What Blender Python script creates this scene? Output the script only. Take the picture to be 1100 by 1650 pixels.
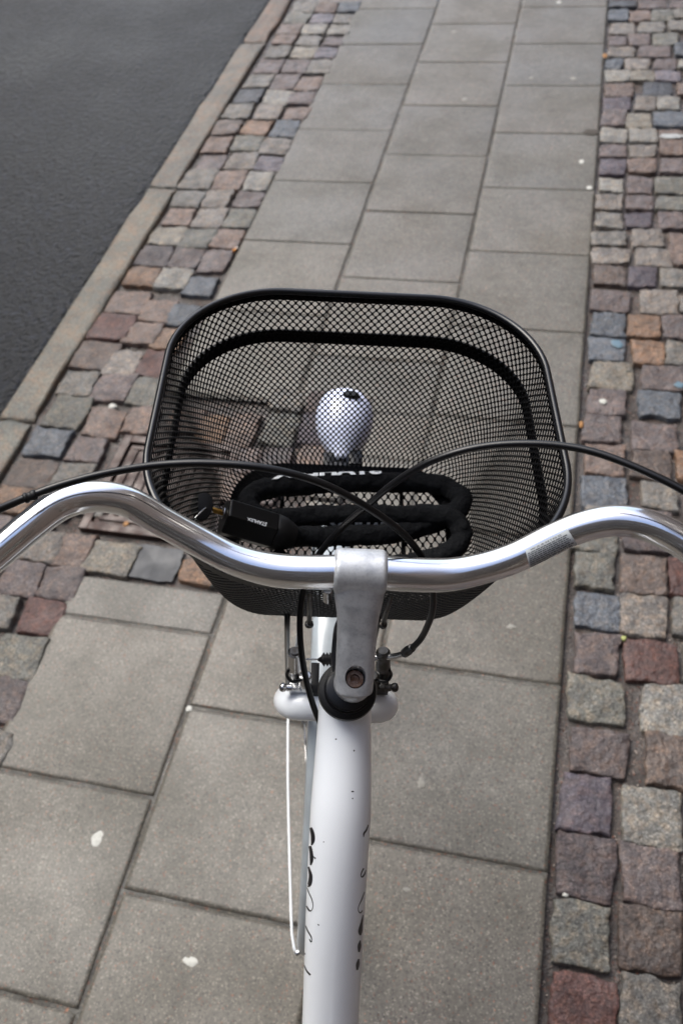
import bpy, bmesh, math, random
import numpy as np
from mathutils import Vector, Matrix, noise
from mathutils.bvhtree import BVHTree
random.seed(7)
for o in list(bpy.data.objects): bpy.data.objects.remove(o)
scene = bpy.context.scene
COL = scene.collection

# ---------------------------------------------------------------- camera
R = np.array([[0.9725249562, -0.1079813013, 0.206240749],
              [0.21382009, 0.76468025, -0.60790219],
              [-0.09206615, 0.63529847, 0.76675920]])
H = 1.7200
FP = 1400.0                      # focal length in photo pixels (photo 1100 x 1650)
cam_d = bpy.data.cameras.new('camera')
cam = bpy.data.objects.new('camera', cam_d); COL.objects.link(cam)
cam.matrix_world = Matrix([[*R[0], 0], [*R[1], 0], [*R[2], H], [0, 0, 0, 1]])
cam_d.sensor_fit = 'VERTICAL'; cam_d.sensor_height = 22.3; cam_d.sensor_width = 22.3
cam_d.lens = FP / 1650 * 22.3
cam_d.clip_start = 0.02; cam_d.clip_end = 500
cam_d.dof.use_dof = True; cam_d.dof.focus_distance = 0.74; cam_d.dof.aperture_fstop = 5.2
scene.camera = cam

# ---------------------------------------------------------------- sky, sun, exposure
SUN_EL, SUN_AZ = math.radians(56), math.radians(-55)      # azimuth measured from +Y towards +X
world = bpy.data.worlds.new('World'); scene.world = world; world.use_nodes = True
wn = world.node_tree.nodes; wl = world.node_tree.links
sky = wn.new('ShaderNodeTexSky'); sky.sky_type = 'NISHITA'; sky.sun_disc = False
sky.sun_elevation = SUN_EL; sky.sun_rotation = SUN_AZ
sky.air_density = 1.0; sky.dust_density = 4.0; sky.ozone_density = 1.0
hsv = wn.new('ShaderNodeHueSaturation'); hsv.inputs['Saturation'].default_value = 1.0      # high thin overcast
wl.new(sky.outputs[0], hsv.inputs['Color']); wl.new(hsv.outputs[0], wn['Background'].inputs['Color']); wn['Background'].inputs['Strength'].default_value = 0.15
sd = bpy.data.lights.new('sun', 'SUN'); sd.energy = 1.3; sd.angle = math.radians(42); sd.color = (.96, 1, .96)
sun = bpy.data.objects.new('sun', sd); COL.objects.link(sun)
sv = Vector((math.sin(SUN_AZ) * math.cos(SUN_EL), math.cos(SUN_AZ) * math.cos(SUN_EL), math.sin(SUN_EL)))
sun.rotation_euler = sv.to_track_quat('Z', 'Y').to_euler()
scene.view_settings.view_transform = 'Standard'; scene.view_settings.look = 'None'
scene.view_settings.exposure = 1.24; scene.view_settings.gamma = 1

# ---------------------------------------------------------------- helpers
def lin(c):
    c = c / 255.0
    return c / 12.92 if c <= .04045 else ((c + .055) / 1.055) ** 2.4
def rgb(r, g, b, k=1.0): return (lin(r) * k, lin(g) * k, lin(b) * k, 1)

def tag(o, label=None, cat=None, group=None, kind=None):
    if label: o['label'] = label
    if cat: o['category'] = cat
    if group: o['group'] = group
    if kind: o['kind'] = kind
    return o
def empty(name, label, cat, loc=(0, 0, 0), group=None):
    o = bpy.data.objects.new(name, None); COL.objects.link(o); o.location = loc; o.empty_display_size = .05
    return tag(o, label, cat, group)

def mat(name, base=(.5, .5, .5, 1), rough=.5, metal=0., bump=None, mottle=None, attr=None, spec=.5, coat=0., rvar=None, coord='Object'):
    """bump=[(scale, strength, distance)], mottle=[(scale, lo, hi, dark colour multiplier rgb)]"""
    m = bpy.data.materials.new(name); m.use_nodes = True
    nt = m.node_tree; N = nt.nodes; L = nt.links; p = N['Principled BSDF']
    p.inputs['Roughness'].default_value = rough; p.inputs['Metallic'].default_value = metal
    p.inputs['Specular IOR Level'].default_value = spec; p.inputs['Coat Weight'].default_value = coat
    p.inputs['Coat Roughness'].default_value = .08
    tc = N.new('ShaderNodeTexCoord')
    if attr:
        a = N.new('ShaderNodeVertexColor'); a.layer_name = attr; col = a.outputs['Color']
    else:
        c = N.new('ShaderNodeRGB'); c.outputs[0].default_value = base; col = c.outputs[0]
    for mo in (mottle or []):
        sc, lo, hi, tint = mo[:4]
        kind = mo[4] if len(mo) > 4 else 'noise'
        if kind == 'noise':
            n = N.new('ShaderNodeTexNoise'); n.inputs['Scale'].default_value = sc; n.inputs['Detail'].default_value = 5
            L.new(tc.outputs[coord], n.inputs['Vector']); src = n.outputs['Fac']
        else:
            n = N.new('ShaderNodeTexVoronoi'); n.inputs['Scale'].default_value = sc
            L.new(tc.outputs[coord], n.inputs['Vector'])
            if kind == 'speck':        # only some of the cells: by their random colour
                s1 = N.new('ShaderNodeSeparateColor'); L.new(n.outputs['Color'], s1.inputs[0]); src = s1.outputs[mo[5] if len(mo) > 5 else 0]
            else: src = n.outputs['Distance']
        r = N.new('ShaderNodeMapRange'); r.inputs['From Min'].default_value = lo; r.inputs['From Max'].default_value = hi
        L.new(src, r.inputs['Value'])
        x = N.new('ShaderNodeMix'); x.data_type = 'RGBA'; x.blend_type = 'MULTIPLY'
        L.new(r.outputs[0], x.inputs['Factor']); L.new(col, x.inputs['A']); x.inputs['B'].default_value = (*tint, 1)
        col = x.outputs['Result']
    L.new(col, p.inputs['Base Color'])
    if rvar:
        n = N.new('ShaderNodeTexNoise'); n.inputs['Scale'].default_value = rvar[0]; n.inputs['Detail'].default_value = 4
        L.new(tc.outputs[coord], n.inputs['Vector'])
        r = N.new('ShaderNodeMapRange'); r.inputs['From Min'].default_value = .35; r.inputs['From Max'].default_value = .65
        r.inputs['To Min'].default_value = rvar[1]; r.inputs['To Max'].default_value = rvar[2]
        L.new(n.outputs['Fac'], r.inputs['Value']); L.new(r.outputs[0], p.inputs['Roughness'])
    prev = None
    for (sc, st, di) in (bump or []):
        n = N.new('ShaderNodeTexNoise'); n.inputs['Scale'].default_value = sc; n.inputs['Detail'].default_value = 6
        L.new(tc.outputs[coord], n.inputs['Vector'])
        b = N.new('ShaderNodeBump'); b.inputs['Strength'].default_value = st; b.inputs['Distance'].default_value = di
        L.new(n.outputs['Fac'], b.inputs['Height'])
        if prev: L.new(prev, b.inputs['Normal'])
        prev = b.outputs['Normal']
    if prev: L.new(prev, p.inputs['Normal'])
    return m

def mesh_obj(name, verts, faces, m, parent=None, smooth=True, colors=None):
    me = bpy.data.meshes.new(name); me.from_pydata([tuple(v) for v in verts], [], [tuple(f) for f in faces])
    if colors is not None:
        ca = me.color_attributes.new('stone_colour', 'FLOAT_COLOR', 'POINT')
        ca.data.foreach_set('color', np.array(colors, dtype=np.float32).ravel())
    me.polygons.foreach_set('use_smooth', [smooth] * len(me.polygons)); me.update()
    if m: me.materials.append(m)
    o = bpy.data.objects.new(name, me); COL.objects.link(o)
    if parent: o.parent = parent
    return o

class MB:
    def __init__(s): s.v = []; s.f = []
    def add(s, v, f):
        b = len(s.v); s.v += [tuple(x) for x in v]; s.f += [tuple(i + b for i in q) for q in f]; return s
    def build(s, name, m, parent=None, smooth=True, sharp=None, bevel=None):
        o = mesh_obj(name, s.v, s.f, m, parent, smooth)
        if bevel:
            bv = o.modifiers.new('bevel', 'BEVEL'); bv.width = bevel; bv.segments = 2; bv.limit_method = 'ANGLE'; bv.harden_normals = False
        if sharp is not None and smooth: auto_sharp(o, sharp)
        return o
def auto_sharp(o, deg=35):
    bm = bmesh.new(); bm.from_mesh(o.data)
    for e in bm.edges:
        if len(e.link_faces) == 2 and e.calc_face_angle(0) > math.radians(deg): e.smooth = False
    bm.to_mesh(o.data); bm.free()

def box(mb, c, h, rot=None):
    M = rot if rot is not None else Matrix.Identity(3)
    vs = [Vector(c) + M @ Vector((sx * h[0], sy * h[1], sz * h[2])) for sx in (-1, 1) for sy in (-1, 1) for sz in (-1, 1)]
    return mb.add(vs, [(0, 1, 3, 2), (4, 6, 7, 5), (0, 4, 5, 1), (2, 3, 7, 6), (0, 2, 6, 4), (1, 5, 7, 3)])
def frame_of(d):
    d = Vector(d).normalized(); a = Vector((0, 0, 1)) if abs(d.z) < .9 else Vector((0, 1, 0))
    x = a.cross(d).normalized(); y = d.cross(x); return x, y, d
def lathe(mb, base, axis, prof, n=32, cap=True):
    """prof = [(s along axis, radius)]"""
    x, y, d = frame_of(axis); base = Vector(base); v = []; f = []
    for s, r in prof:
        for k in range(n):
            a = 2 * math.pi * k / n; v.append(base + d * s + (x * math.cos(a) + y * math.sin(a)) * r)
    for i in range(len(prof) - 1):
        for k in range(n): f.append((i * n + k, i * n + (k + 1) % n, (i + 1) * n + (k + 1) % n, (i + 1) * n + k))
    if cap:
        f.append(tuple(range(n - 1, -1, -1))); f.append(tuple(range((len(prof) - 1) * n, len(prof) * n)))
    return mb.add(v, f)
def cyl(mb, a, b, r, n=20, ch=0.0):
    a = Vector(a); b = Vector(b); L = (b - a).length; c = ch or min(r, L) * .12
    return lathe(mb, a, b - a, [(0, r - c), (c, r), (L - c, r), (L, r - c)], n)
def resample(pts, step):
    """Catmull-Rom through points (any dimension) at about even steps"""
    P = np.array(pts, float); P = np.vstack([2 * P[0] - P[1], P, 2 * P[-1] - P[-2]]); out = []
    for i in range(1, len(P) - 2):
        p0, p1, p2, p3 = P[i - 1:i + 3]; n = max(1, int(np.linalg.norm((p2 - p1)[:3]) / step))
        for k in range(n):
            t = k / n
            out.append(.5 * (2 * p1 + (p2 - p0) * t + (2 * p0 - 5 * p1 + 4 * p2 - p3) * t * t + (3 * p1 - p0 - 3 * p2 + p3) * t ** 3))
    out.append(P[-2]); return np.array(out)
def frames(P):
    T = np.gradient(P, axis=0); T /= np.linalg.norm(T, axis=1)[:, None]
    n0 = np.cross(T[0], [0, 0, 1.]);
    if np.linalg.norm(n0) < .1: n0 = np.cross(T[0], [0, 1., 0])
    n0 /= np.linalg.norm(n0); Ns = [n0]
    for i in range(1, len(P)):
        n = Ns[-1] - T[i] * np.dot(Ns[-1], T[i]); n /= np.linalg.norm(n); Ns.append(n)
    Ns = np.array(Ns); return T, Ns, np.cross(T, Ns)
def sweep(mb, pts, r, n=16, step=.006, cap=True, rad=None, closed=False, raw=False):
    P = np.array(pts, float) if raw else resample(pts, step)
    T, A, Bn = frames(P); N = len(P); v = []; f = []
    for i in range(N):
        for k in range(n):
            a = 2 * math.pi * k / n
            rr = rad(i / (N - 1), a, P[i]) if rad else r
            v.append(P[i] + (A[i] * math.cos(a) + Bn[i] * math.sin(a)) * rr)
    for i in range(N - 1 + (1 if closed else 0)):
        j = (i + 1) % N
        for k in range(n): f.append((i * n + k, i * n + (k + 1) % n, j * n + (k + 1) % n, j * n + k))
    if cap and not closed:
        f.append(tuple(range(n - 1, -1, -1))); f.append(tuple(range((N - 1) * n, N * n)))
    mb.add(v, f); return P

# pixel of the photo -> point on the ground plane (used to read the paving's own layout)
def gp(px, py, z=0.0):
    d = R @ np.array([(px - 550) / FP, -(py - 825) / FP, -1.0]); t = (z - H) / d[2]
    return d[0] * t, d[1] * t

# ---------------------------------------------------------------- setting materials
M = {}
M['slab'] = mat('paving concrete', attr='stone_colour', rough=.5, spec=.45, rvar=(3, .44, .6), bump=[(420, .5, .0012), (120, .35, .002), (38, .25, .003)],
    mottle=[(1.3, .40, .62, (.84, .85, .83)), (6, .42, .66, (.80, .80, .78)), (34, .4, .7, (.80, .80, .80)), (170, .42, .62, (.70, .70, .70)), (420, .90, .93, (2.0, 2.0, 2.0), 'speck', 0),
            (380, .975, .98, (1.5, .78, .6), 'speck', 1), (330, .93, .94, (.45, .45, .47), 'speck', 2)])
M['stone'] = mat('granite sett', attr='stone_colour', rough=.5, spec=.35, bump=[(330, .6, .002), (90, .9, .006), (38, .8, .008)],
    mottle=[(22, .42, .62, (.66, .67, .70)), (60, .45, .62, (1.3, 1.14, 1.0)), (190, .42, .6, (.62, .62, .64)), (430, .84, .9, (1.8, 1.8, 1.8), 'speck', 0), (480, .9, .93, (.5, .48, .48), 'speck', 2)], rvar=(14, .38, .68))
M['kerb'] = mat('granite kerb', attr='stone_colour', rough=.6, bump=[(300, .6, .0016), (80, .6, .004), (20, .4, .008)],
    mottle=[(7, .42, .58, (.66, .72, .78)), (28, .45, .6, (1.25, 1.0, .85)), (150, .42, .6, (.55, .55, .57)), (300, .86, .9, (1.5, 1.45, 1.4), 'speck', 0), (280, .88, .92, (1.15, .8, .62), 'speck', 1)])
M['bed'] = mat('joint grit', rgb(76, 74, 68, .8), rough=.75, bump=[(190, .9, .004), (30, .7, .006)],
    mottle=[(16, .4, .62, (.55, .53, .52)), (260, .86, .9, (2.0, 1.9, 1.8), 'speck', 0), (240, .93, .95, (1.9, .9, .6), 'speck', 1)], rvar=(9, .3, .85))
M['beddark'] = mat('dark joint grit', rgb(66, 58, 53, .7), rough=.7, bump=[(190, .9, .004), (40, .8, .008)],
    mottle=[(16, .4, .62, (.5, .47, .46)), (260, .88, .9, (2.2, 2.0, 1.9), 'speck', 0), (240, .93, .95, (1.9, .9, .6), 'speck', 1)], rvar=(9, .2, .8))
M['road'] = mat('asphalt', rgb(58, 63, 76, .15), rough=.5, spec=.35, bump=[(110, 1.0, .016), (48, 1.0, .024), (5, .4, .01)],
    mottle=[(1.6, .4, .62, (.7, .7, .72)), (42, .45, .55, (.45, .45, .47)), (75, .80, .84, (3.0, 3.0, 3.1), 'speck', 0), (130, .80, .85, (.3, .3, .3), 'speck', 1)], rvar=(1.4, .42, .58))

# ---------------------------------------------------------------- ground sheets
def sheet(name, x0, x1, y0, y1, z, m, kind='structure'):
    o = mesh_obj(name, [(x0, y0, z), (x1, y0, z), (x1, y1, z), (x0, y1, z)], [(0, 1, 2, 3)], m, smooth=False)
    return tag(o, kind=kind)
sheet('ground', -150, 150, -150, 150, -.16, M['bed'])
X0, X1, X2, X3 = -1.083, -.683, -.283, .117
KR, KL = -1.447, -1.565                               # kerb edges
PX1, PY0, PY1 = -.452, 1.073, 1.738                    # the cobbled patch round the drain
sheet('joint_bed', KR - .02, 9, -14, 30, -.015, M['beddark'])
for a in ((X0 + .004, X3 - .004, -14, PY0 - .004), (PX1, X3 - .004, PY0 - .004, PY1 + .004), (X0 + .004, X3 - .004, PY1 + .004, 30)): sheet('slab_joint_bed', *a, -.0022, M['bed'])

# road: a sheet with a slightly ragged edge that laps against the kerb
ys = np.arange(-14, 30, .02); v = []; f = []
for i, y in enumerate(ys):
    e = KL - .004 + .016 * noise.noise(Vector((y * 9, 3, 0))) + .010 * noise.noise(Vector((y * 31, 8, 0)))
    v += [(-14, y, -.03), (-2.2, y, -.026), (e - .10, y, -.020), (e - .02, y, -.014 + .003 * noise.noise(Vector((y * 22, 1, 5)))), (e, y, -.03)]
for i in range(len(ys) - 1):
    for k in range(4): f.append((i * 5 + k, i * 5 + k + 1, i * 5 + 5 + k + 1, i * 5 + 5 + k))
tag(mesh_obj('road', v, f, M['road']), kind='structure')

# one block with a worn top, jittered outline and dropped sides
SG = [-1, -1, -.955, -.86, -.68, -.45, -.22, 0, .22, .45, .68, .86, .955, 1, 1]
def block(V, F, Cc, x0, x1, y0, y1, col, seed, top=.003, jit=.006, wob=.007, sq=.11, dome=.0012, rough=.0036, depth=.03):
    rnd = random.Random(seed); n = len(SG); b = len(V)
    cs = [(x0, y0), (x1, y0), (x1, y1), (x0, y1)]
    cs = [(x + rnd.uniform(-jit, jit), y + rnd.uniform(-jit, jit)) for x, y in cs]
    tx, ty = rnd.uniform(-.002, .002) * (jit > .0029), rnd.uniform(-.002, .002) * (jit > .0029)
    for j, t in enumerate(SG):
        for i, s in enumerate(SG):
            ss = s * math.sqrt(1 - sq * t * t / 2); tt = t * math.sqrt(1 - sq * s * s / 2)
            a, c = (ss + 1) / 2, (tt + 1) / 2
            x = (1 - c) * ((1 - a) * cs[0][0] + a * cs[1][0]) + c * ((1 - a) * cs[3][0] + a * cs[2][0])
            y = (1 - c) * ((1 - a) * cs[0][1] + a * cs[1][1]) + c * ((1 - a) * cs[3][1] + a * cs[2][1])
            e = max(abs(s), abs(t))
            if e > .8:
                x += wob * noise.noise(Vector((x * 45, y * 45, seed * 1.7))); y += wob * noise.noise(Vector((x * 45, y * 45, seed * 1.7 + 50)))
            z = top + dome * (1 - e ** 2.4) + rough * (noise.noise(Vector((x * 34, y * 34, seed))) + .45 * noise.noise(Vector((x * 95, y * 95, seed + 9)))) + tx * s + ty * t
            if e > .9: z -= dome * .6
            if e >= 1: z -= dome * 1.2
            if i in (0, n - 1) or j in (0, n - 1): z = -depth
            V.append((x, y, z)); Cc.append(col)
    for j in range(n - 1):
        for i in range(n - 1): F.append((b + j * n + i, b + j * n + i + 1, b + (j + 1) * n + i + 1, b + (j + 1) * n + i))

PAL = dict(g=(151, 149, 142), lg=(178, 178, 170), b=(122, 132, 144), db=(98, 103, 113), m=(134, 122, 121), dm=(106, 96, 98), p=(153, 133, 122),
           o=(168, 136, 110), r=(128, 92, 86), w=(162, 156, 148), gg=(142, 143, 134), l=(143, 138, 150), br=(128, 114, 106), v=(112, 104, 116), lb=(172, 168, 154))
# photo pixel centre, width, height, tone: the setts as they lie between kerb and slabs
LEFT = [(497,1,34,13,'g'),(532,0,33,13,'w'),(568,0,32,12,'g'),(489,12.5,36,15,'g'),(524.5,12,34,14,'p'),(562,11.4,33,15,'b'),(479,29.5,38,16,'gg'),(519,30,33,15,'l'),(555,29.5,31,14,'g'),
 (466.6,46.6,36,16,'p'),(506,47,38,16,'lg'),(547,48,33,15,'lg'),(457.5,64,33,15,'p'),(498,65,35,15,'g'),(538,65.5,31,14,'m'),(448,83,38,17,'g'),(489,84.5,38,17,'lb'),(526,85,33,15,'l'),
 (434,106.5,40,21,'m'),(476,106.5,38,19,'m'),(516,106.5,36,21,'g'),(417.5,131,41,21,'g'),(459,132.5,40,24,'m'),(498.5,134,36,22,'p'),(401,155,42,21,'db'),(446.5,156.5,42,21,'lg'),(486,157.5,39,21,'m'),
 (385,179,42,21,'g'),(433,180,42,22,'w'),(477.5,182.5,38,20,'p'),(366,205,39,22,'br'),(414,206.5,42,22,'o'),(459,207.5,39,25,'b'),(349,232.5,40,24,'p'),(398.5,231.5,42,23,'gg'),(444,235.5,45,25,'w'),
 (341.5,261,42,23,'m'),(390,259,46,26,'w'),(434,263.5,39,22,'l'),(320,289,49,31,'g'),(371,290,48,30,'p'),(416,290,39,28,'lg'),(303.5,320,46,26,'g'),(350,321,44,28,'w'),(400,321,42,26,'m'),
 (288.5,348.5,46,25,'p'),(338.5,351,46,31,'w'),(385,351.5,44,29,'gg'),(270,380,50,28,'lb'),(318.5,384,50,31,'gg'),(365,384,49,30,'p'),(247.5,412.5,54,32,'dm'),(299,415,49,32,'m'),(345,420,46,33,'m'),
 (230,446.5,50,31,'o'),(277.5,448.5,52,33,'lg'),(322.5,461,49,31,'b'),(208,486.5,61,36,'p'),(254,501,50,35,'p'),(294,507,44,35,'b'),(182,527,64,40,'r'),(230,538,56,35,'p'),(272,545,46,34,'o'),
 (154.5,571.6,65,45,'br'),(199,583.6,49,42,'w'),(247,585,44,42,'r'),(127,618,56,38,'g'),(182,623.6,60,45,'m'),(234,630,54,42,'gg'),(109,663,62,50,'gg'),(168,682,58,45,'p'),(225,676,48,42,'p'),
 (76,713,60,43,'b'),(140,725,54,42,'m'),(54,764,73,50,'br'),(116,767,62,42,'g'),(22,805,62,38,'o'),(86,815,60,42,'m'),(146,812,48,40,'g'),(-14,850,58,42,'m'),(48,860,62,42,'p'),
 (4,888,60,46,'m'),(69,880,58,48,'w'),(118,887,58,52,'p'),(33,934,66,54,'m'),(98,939,66,54,'m'),(-38,930,60,50,'g'),(-6,985,66,52,'g'),(66,997,66,58,'r'),(-50,1060,76,62,'m'),(28,1060,76,66,'gg'),(6,1128,62,74,'m'),(-76,1110,72,60,'p'),(-30,1210,84,74,'g')]
PATCH = [(340,694,48,52,'o'),(390,694,48,50,'p'),(452,692,52,52,'gg'),(503,692,36,50,'v'),(518,740,74,40,'p'),(444,742,52,40,'dm'),(390,742,48,42,'m'),(298,676,52,40,'p'),(286,690,10,10,'m'),
 (372,788,50,44,'p'),(424,790,44,44,'m'),(362,838,54,44,'dm'),(418,842,50,46,'p'),(355,890,56,44,'m'),(175,897,86,52,'lb'),(322,922,64,36,'o'),(352,938,20,18,'gg')]
RIGHT = [(1003,6.5,41,10,'db'),(1050,7,44,13,'m'),(1091,6,25,12,'m'),(996,24,31,17,'b'),(1031.6,24,31,17,'p'),(1067,24,36,17,'gg'),(1095,21,18,14,'g'),(1002,46,38,19,'w'),(1050,43.5,42,16,'g'),(1090,41,28,16,'g'),
 (993,66,28,15,'m'),(1030,64,35,17,'m'),(1072,62.5,38,19,'gg'),(1001,84,41,16,'w'),(1055,83,50,17,'m'),(1096,80,18,20,'b'),(988,103,28,17,'b'),(1026,102.5,38,17,'w'),(1071,102.5,35,17,'m'),(1101,102,16,14,'lg'),
 (994,121.5,39,17,'lg'),(1035,122,39,16,'lb'),(1077,122,42,16,'l'),(996,145.5,45,20,'p'),(1059,144,48,22,'db'),(1100,143,16,18,'p'),(992,167,43,20,'v'),(1040,166.5,32,21,'w'),(1076,166,36,20,'lg'),
 (988,190,37,24,'m'),(1029,194,39,23,'lb'),(1077,191,47,22,'b'),(989,217,39,23,'lg'),(1035,217.5,41,22,'lg'),(1082,229,42,40,'p'),(987,242,41,18,'m'),(1034.5,244,41,19,'w'),
 (986.5,268,41,24,'v'),(1033,266.5,46,22,'p'),(1084,266.5,36,22,'m'),(983.6,298,39,21,'lg'),(1030,298,43,24,'m'),(1080,298.5,45,24,'gg'),(982,326,42,22,'w'),(1029.5,327,42,22,'m'),(1080,327.6,45,22,'gg'),
 (981,355,38,24,'g'),(1027,354,42,24,'v'),(1080,355,43,26,'m'),(982,383.6,55,22,'g'),(1042,383,50,25,'w'),(1094,400,30,50,'p'),(983.6,412,58,24,'w'),(1050.5,415,57,29,'w'),(982,443,51,30,'br'),(1034.5,446,43,30,'v'),(1084,447,38,28,'g'),
 (982,484,62,31,'m'),(1061.6,487,60,36,'w'),(1106,490,20,28,'w'),(979,523.5,50,34,'b'),(1038,525,52,36,'o'),(1087,527.6,36,34,'m'),(976.5,562,56,35,'b'),(1043.6,567.6,50,36,'o'),(1091,567.6,34,36,'g'),
 (984.6,605,66,40,'lb'),(1066,608.6,70,37,'m'),(977,648,62,38,'m'),(1062,651,68,40,'b'),(971,689,62,40,'m'),(1054,705,72,42,'m'),(972,742,63,50,'p'),(1049,749,62,46,'br'),(1099,751,20,44,'o'),
 (972.6,796,73,50,'b'),(1065,798,60,42,'g'),(972,832,60,30,'w'),(1045,834,70,24,'m'),(959,868,72,45,'gg'),(1044,866,74,46,'dm'),(1098,880,26,44,'g'),(958,918,63,53,'gg'),(1036,927,72,60,'br'),(1097,929,36,62,'r'),
 (960,981,72,57,'b'),(1037,993.6,73,66,'w'),(1101,994,36,60,'g'),(961,1055,74,68,'m'),(1049,1064.5,86,66,'r'),(1118,1070,40,60,'g'),(962,1128,90,70,'gg'),(1072,1144,78,78,'lg'),(963.6,1214,92,68,'m'),(1082,1226,78,80,'br'),
 (944,1297,79,90,'v'),(1048,1318,90,87,'lg'),(945,1393,94,100,'dm'),(1048,1409,90,95,'m'),(937.6,1507,95,108,'gg'),(1047,1515,98,105,'br'),(939,1622,110,92,'r'),(1050,1625,98,95,'g'),(1153,1420,88,92,'m'),(1156,1530,90,96,'g'),(1160,1640,90,96,'m')]
def jitcol(tone, k, rnd):
    c = PAL[tone]; m = sum(c) / 3; c = [m + (q - m) * .86 for q in c]; c = [c[0] * 1.0, c[1] * .99, c[2] * .985]; s = k * rnd.uniform(.82, 1.15)
    return (lin(c[0]) * s, lin(c[1]) * s, lin(c[2]) * s, 1)
KST = .43
rects = []
def setts(name, rows, seed0, fill=None, lab=None):
    V = []; F = []; Cc = []; rnd = random.Random(seed0); mine = []
    for k, (px, py, w, h, tone) in enumerate(rows):
        xa = gp(px - w / 2, py)[0]; xb = gp(px + w / 2, py)[0]; yb = gp(px, py - h / 2)[1]; ya = gp(px, py + h / 2)[1]
        mine.append((xa, xb, ya, yb)); rects.append((xa, xb, ya, yb))
        sm = min(xb - xa, yb - ya)
        block(V, F, Cc, xa - .002, xb + .002, ya - .002, yb + .002, jitcol(tone, KST, rnd), seed0 + k, jit=.006 if sm > .05 else .003, top=.002 + rnd.uniform(-.002, .002))
    if fill:
        x0, x1, y0, y1, sx, sy = fill; k = 0; y = y0
        while y < y1:
            x = x0 + rnd.uniform(0, .01)
            while x < x1:
                w = sx * rnd.uniform(.86, 1.1); a = (x + .006, x + w - .006, y + .006, y + sy - .006)
                if a[1] > x1 + .02: break
                if all(a[1] < r[0] + .012 or a[0] > r[1] - .012 or a[3] < r[2] + .012 or a[2] > r[3] - .012 for r in mine):
                    block(V, F, Cc, *a, jitcol(rnd.choice(['g', 'm', 'p', 'gg', 'b', 'w', 'm', 'br', 'v', 'lg']), KST, rnd), seed0 + 900 + k)
                k += 1; x += w
            y += sy
    o = mesh_obj(name, V, F, M['stone'], colors=Cc)
    return tag(o, lab, kind='structure')
setts('cobblestone_strip', LEFT, 100, (KR + .008, X0 - .012, -3, 8.5, .118, .112))
setts('cobblestone_patch', PATCH, 3000, (X0 + .31, PX1 - .01, PY0 + .01, PY1 - .01, .108, .104))
setts('cobblestone_verge', RIGHT, 5000, (X3 + .02, 1.55, -3, 8.5, .122, .116))

# concrete slabs, 40 cm, brick bond
V = []; F = []; Cc = []; G = .0038
def slab(x0, x1, y0, y1, k):
    rnd = random.Random(k); s = rnd.uniform(.86, 1.08); w = rnd.uniform(-.02, .02)
    c = (.120 * s * (1 + w), .109 * s, .092 * s * (1 - w), 1)
    if x1 - x0 < .02 or y1 - y0 < .02: return
    block(V, F, Cc, x0 + G, x1 - G, y0 + G, y1 - G, c, k, top=rnd.uniform(-.0012, .0012), jit=.0012, wob=.0016, sq=.0, dome=.0006, rough=.0003)

k = 0
for (xa, xb, off) in ((X0, X1, 4.526), (X1, X2, 4.341), (X2, X3, 4.523)):
    for n in range(-11, 20):
        y1 = off - .3968 * n; y0 = y1 - .3968; k += 1
        if xa < PX1 and y0 < PY1 and y1 > PY0:
            xc = min(xb, PX1)
            slab(xa, xb, y0, min(y1, PY0), 7000 + k); slab(xa, xb, max(y0, PY1), y1, 7100 + k); slab(xc, xb, max(y0, PY0), min(y1, PY1), 7200 + k)
        else: slab(xa, xb, y0, y1, 7300 + k)
tag(mesh_obj('pavement', V, F, M['slab'], colors=Cc), kind='structure')

# kerb stones
V = []; F = []; Cc = []; y = 1.575 - 1.29 * 6
for i in range(14):
    t = [(158, 150, 138), (152, 148, 140)][i % 2] if i < 7 else [(160, 138, 124), (156, 146, 136)][i % 2]
    c = tuple(lin(a) * q for a, q in zip(t, (.36, .37, .34))) + (1,)
    segs = 6
    for q in range(1):
        block(V, F, Cc, KL, KR, y + .004, y + 1.286, c, 8000 + i, top=.004, jit=.003, wob=.010, sq=.02, dome=.005, rough=.003, depth=.12)
    y += 1.29
ko = mesh_obj('kerb', V, F, M['kerb'], colors=Cc); tag(ko, kind='structure')
sb = ko.modifiers.new('s', 'SUBSURF'); sb.subdivision_type = 'SIMPLE'; sb.levels = sb.render_levels = 1

# loose grit lying in the joints
gm = MB(); rnd = random.Random(5); ico = [(0, 0, 1), (.9, 0, .3), (.3, .85, .3), (-.7, .5, .3), (-.7, -.5, .3), (.3, -.85, .3), (0, 0, -.5)]
icf = [(0, 1, 2), (0, 2, 3), (0, 3, 4), (0, 4, 5), (0, 5, 1), (6, 2, 1), (6, 3, 2), (6, 4, 3), (6, 5, 4), (6, 1, 5)]
def inside(x, y, m=.0): return any(r[0] - m < x < r[1] + m and r[2] - m < y < r[3] + m for r in rects)
def scatter(xa, xb, ya, yb, n):
    for _ in range(n):
        x, y = rnd.uniform(xa, xb), rnd.uniform(ya, yb)
        if inside(x, y, .003): continue
        s = rnd.uniform(.0008, .0026); a = rnd.uniform(0, 6.28); ca, sa = math.cos(a) * s, math.sin(a) * s * rnd.uniform(.6, 1)
        gm.add([(x + p[0] * ca - p[1] * sa, y + p[0] * sa + p[1] * ca, -.0135 + p[2] * s * .8) for p in ico], icf)
scatter(KR, X0, .3, 2.8, 7000); scatter(X3, .42, .1, 2.8, 12000); scatter(X0, PX1, PY0, PY1, 2500)
tag(gm.build('grit', mat('grit', rgb(120, 112, 105), rough=.8, mottle=[(60, .4, .6, (.5, .42, .4)), (90, .85, .9, (2.2, 2.2, 2.2), 'speck', 0)]), smooth=False), kind='stuff')

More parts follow.
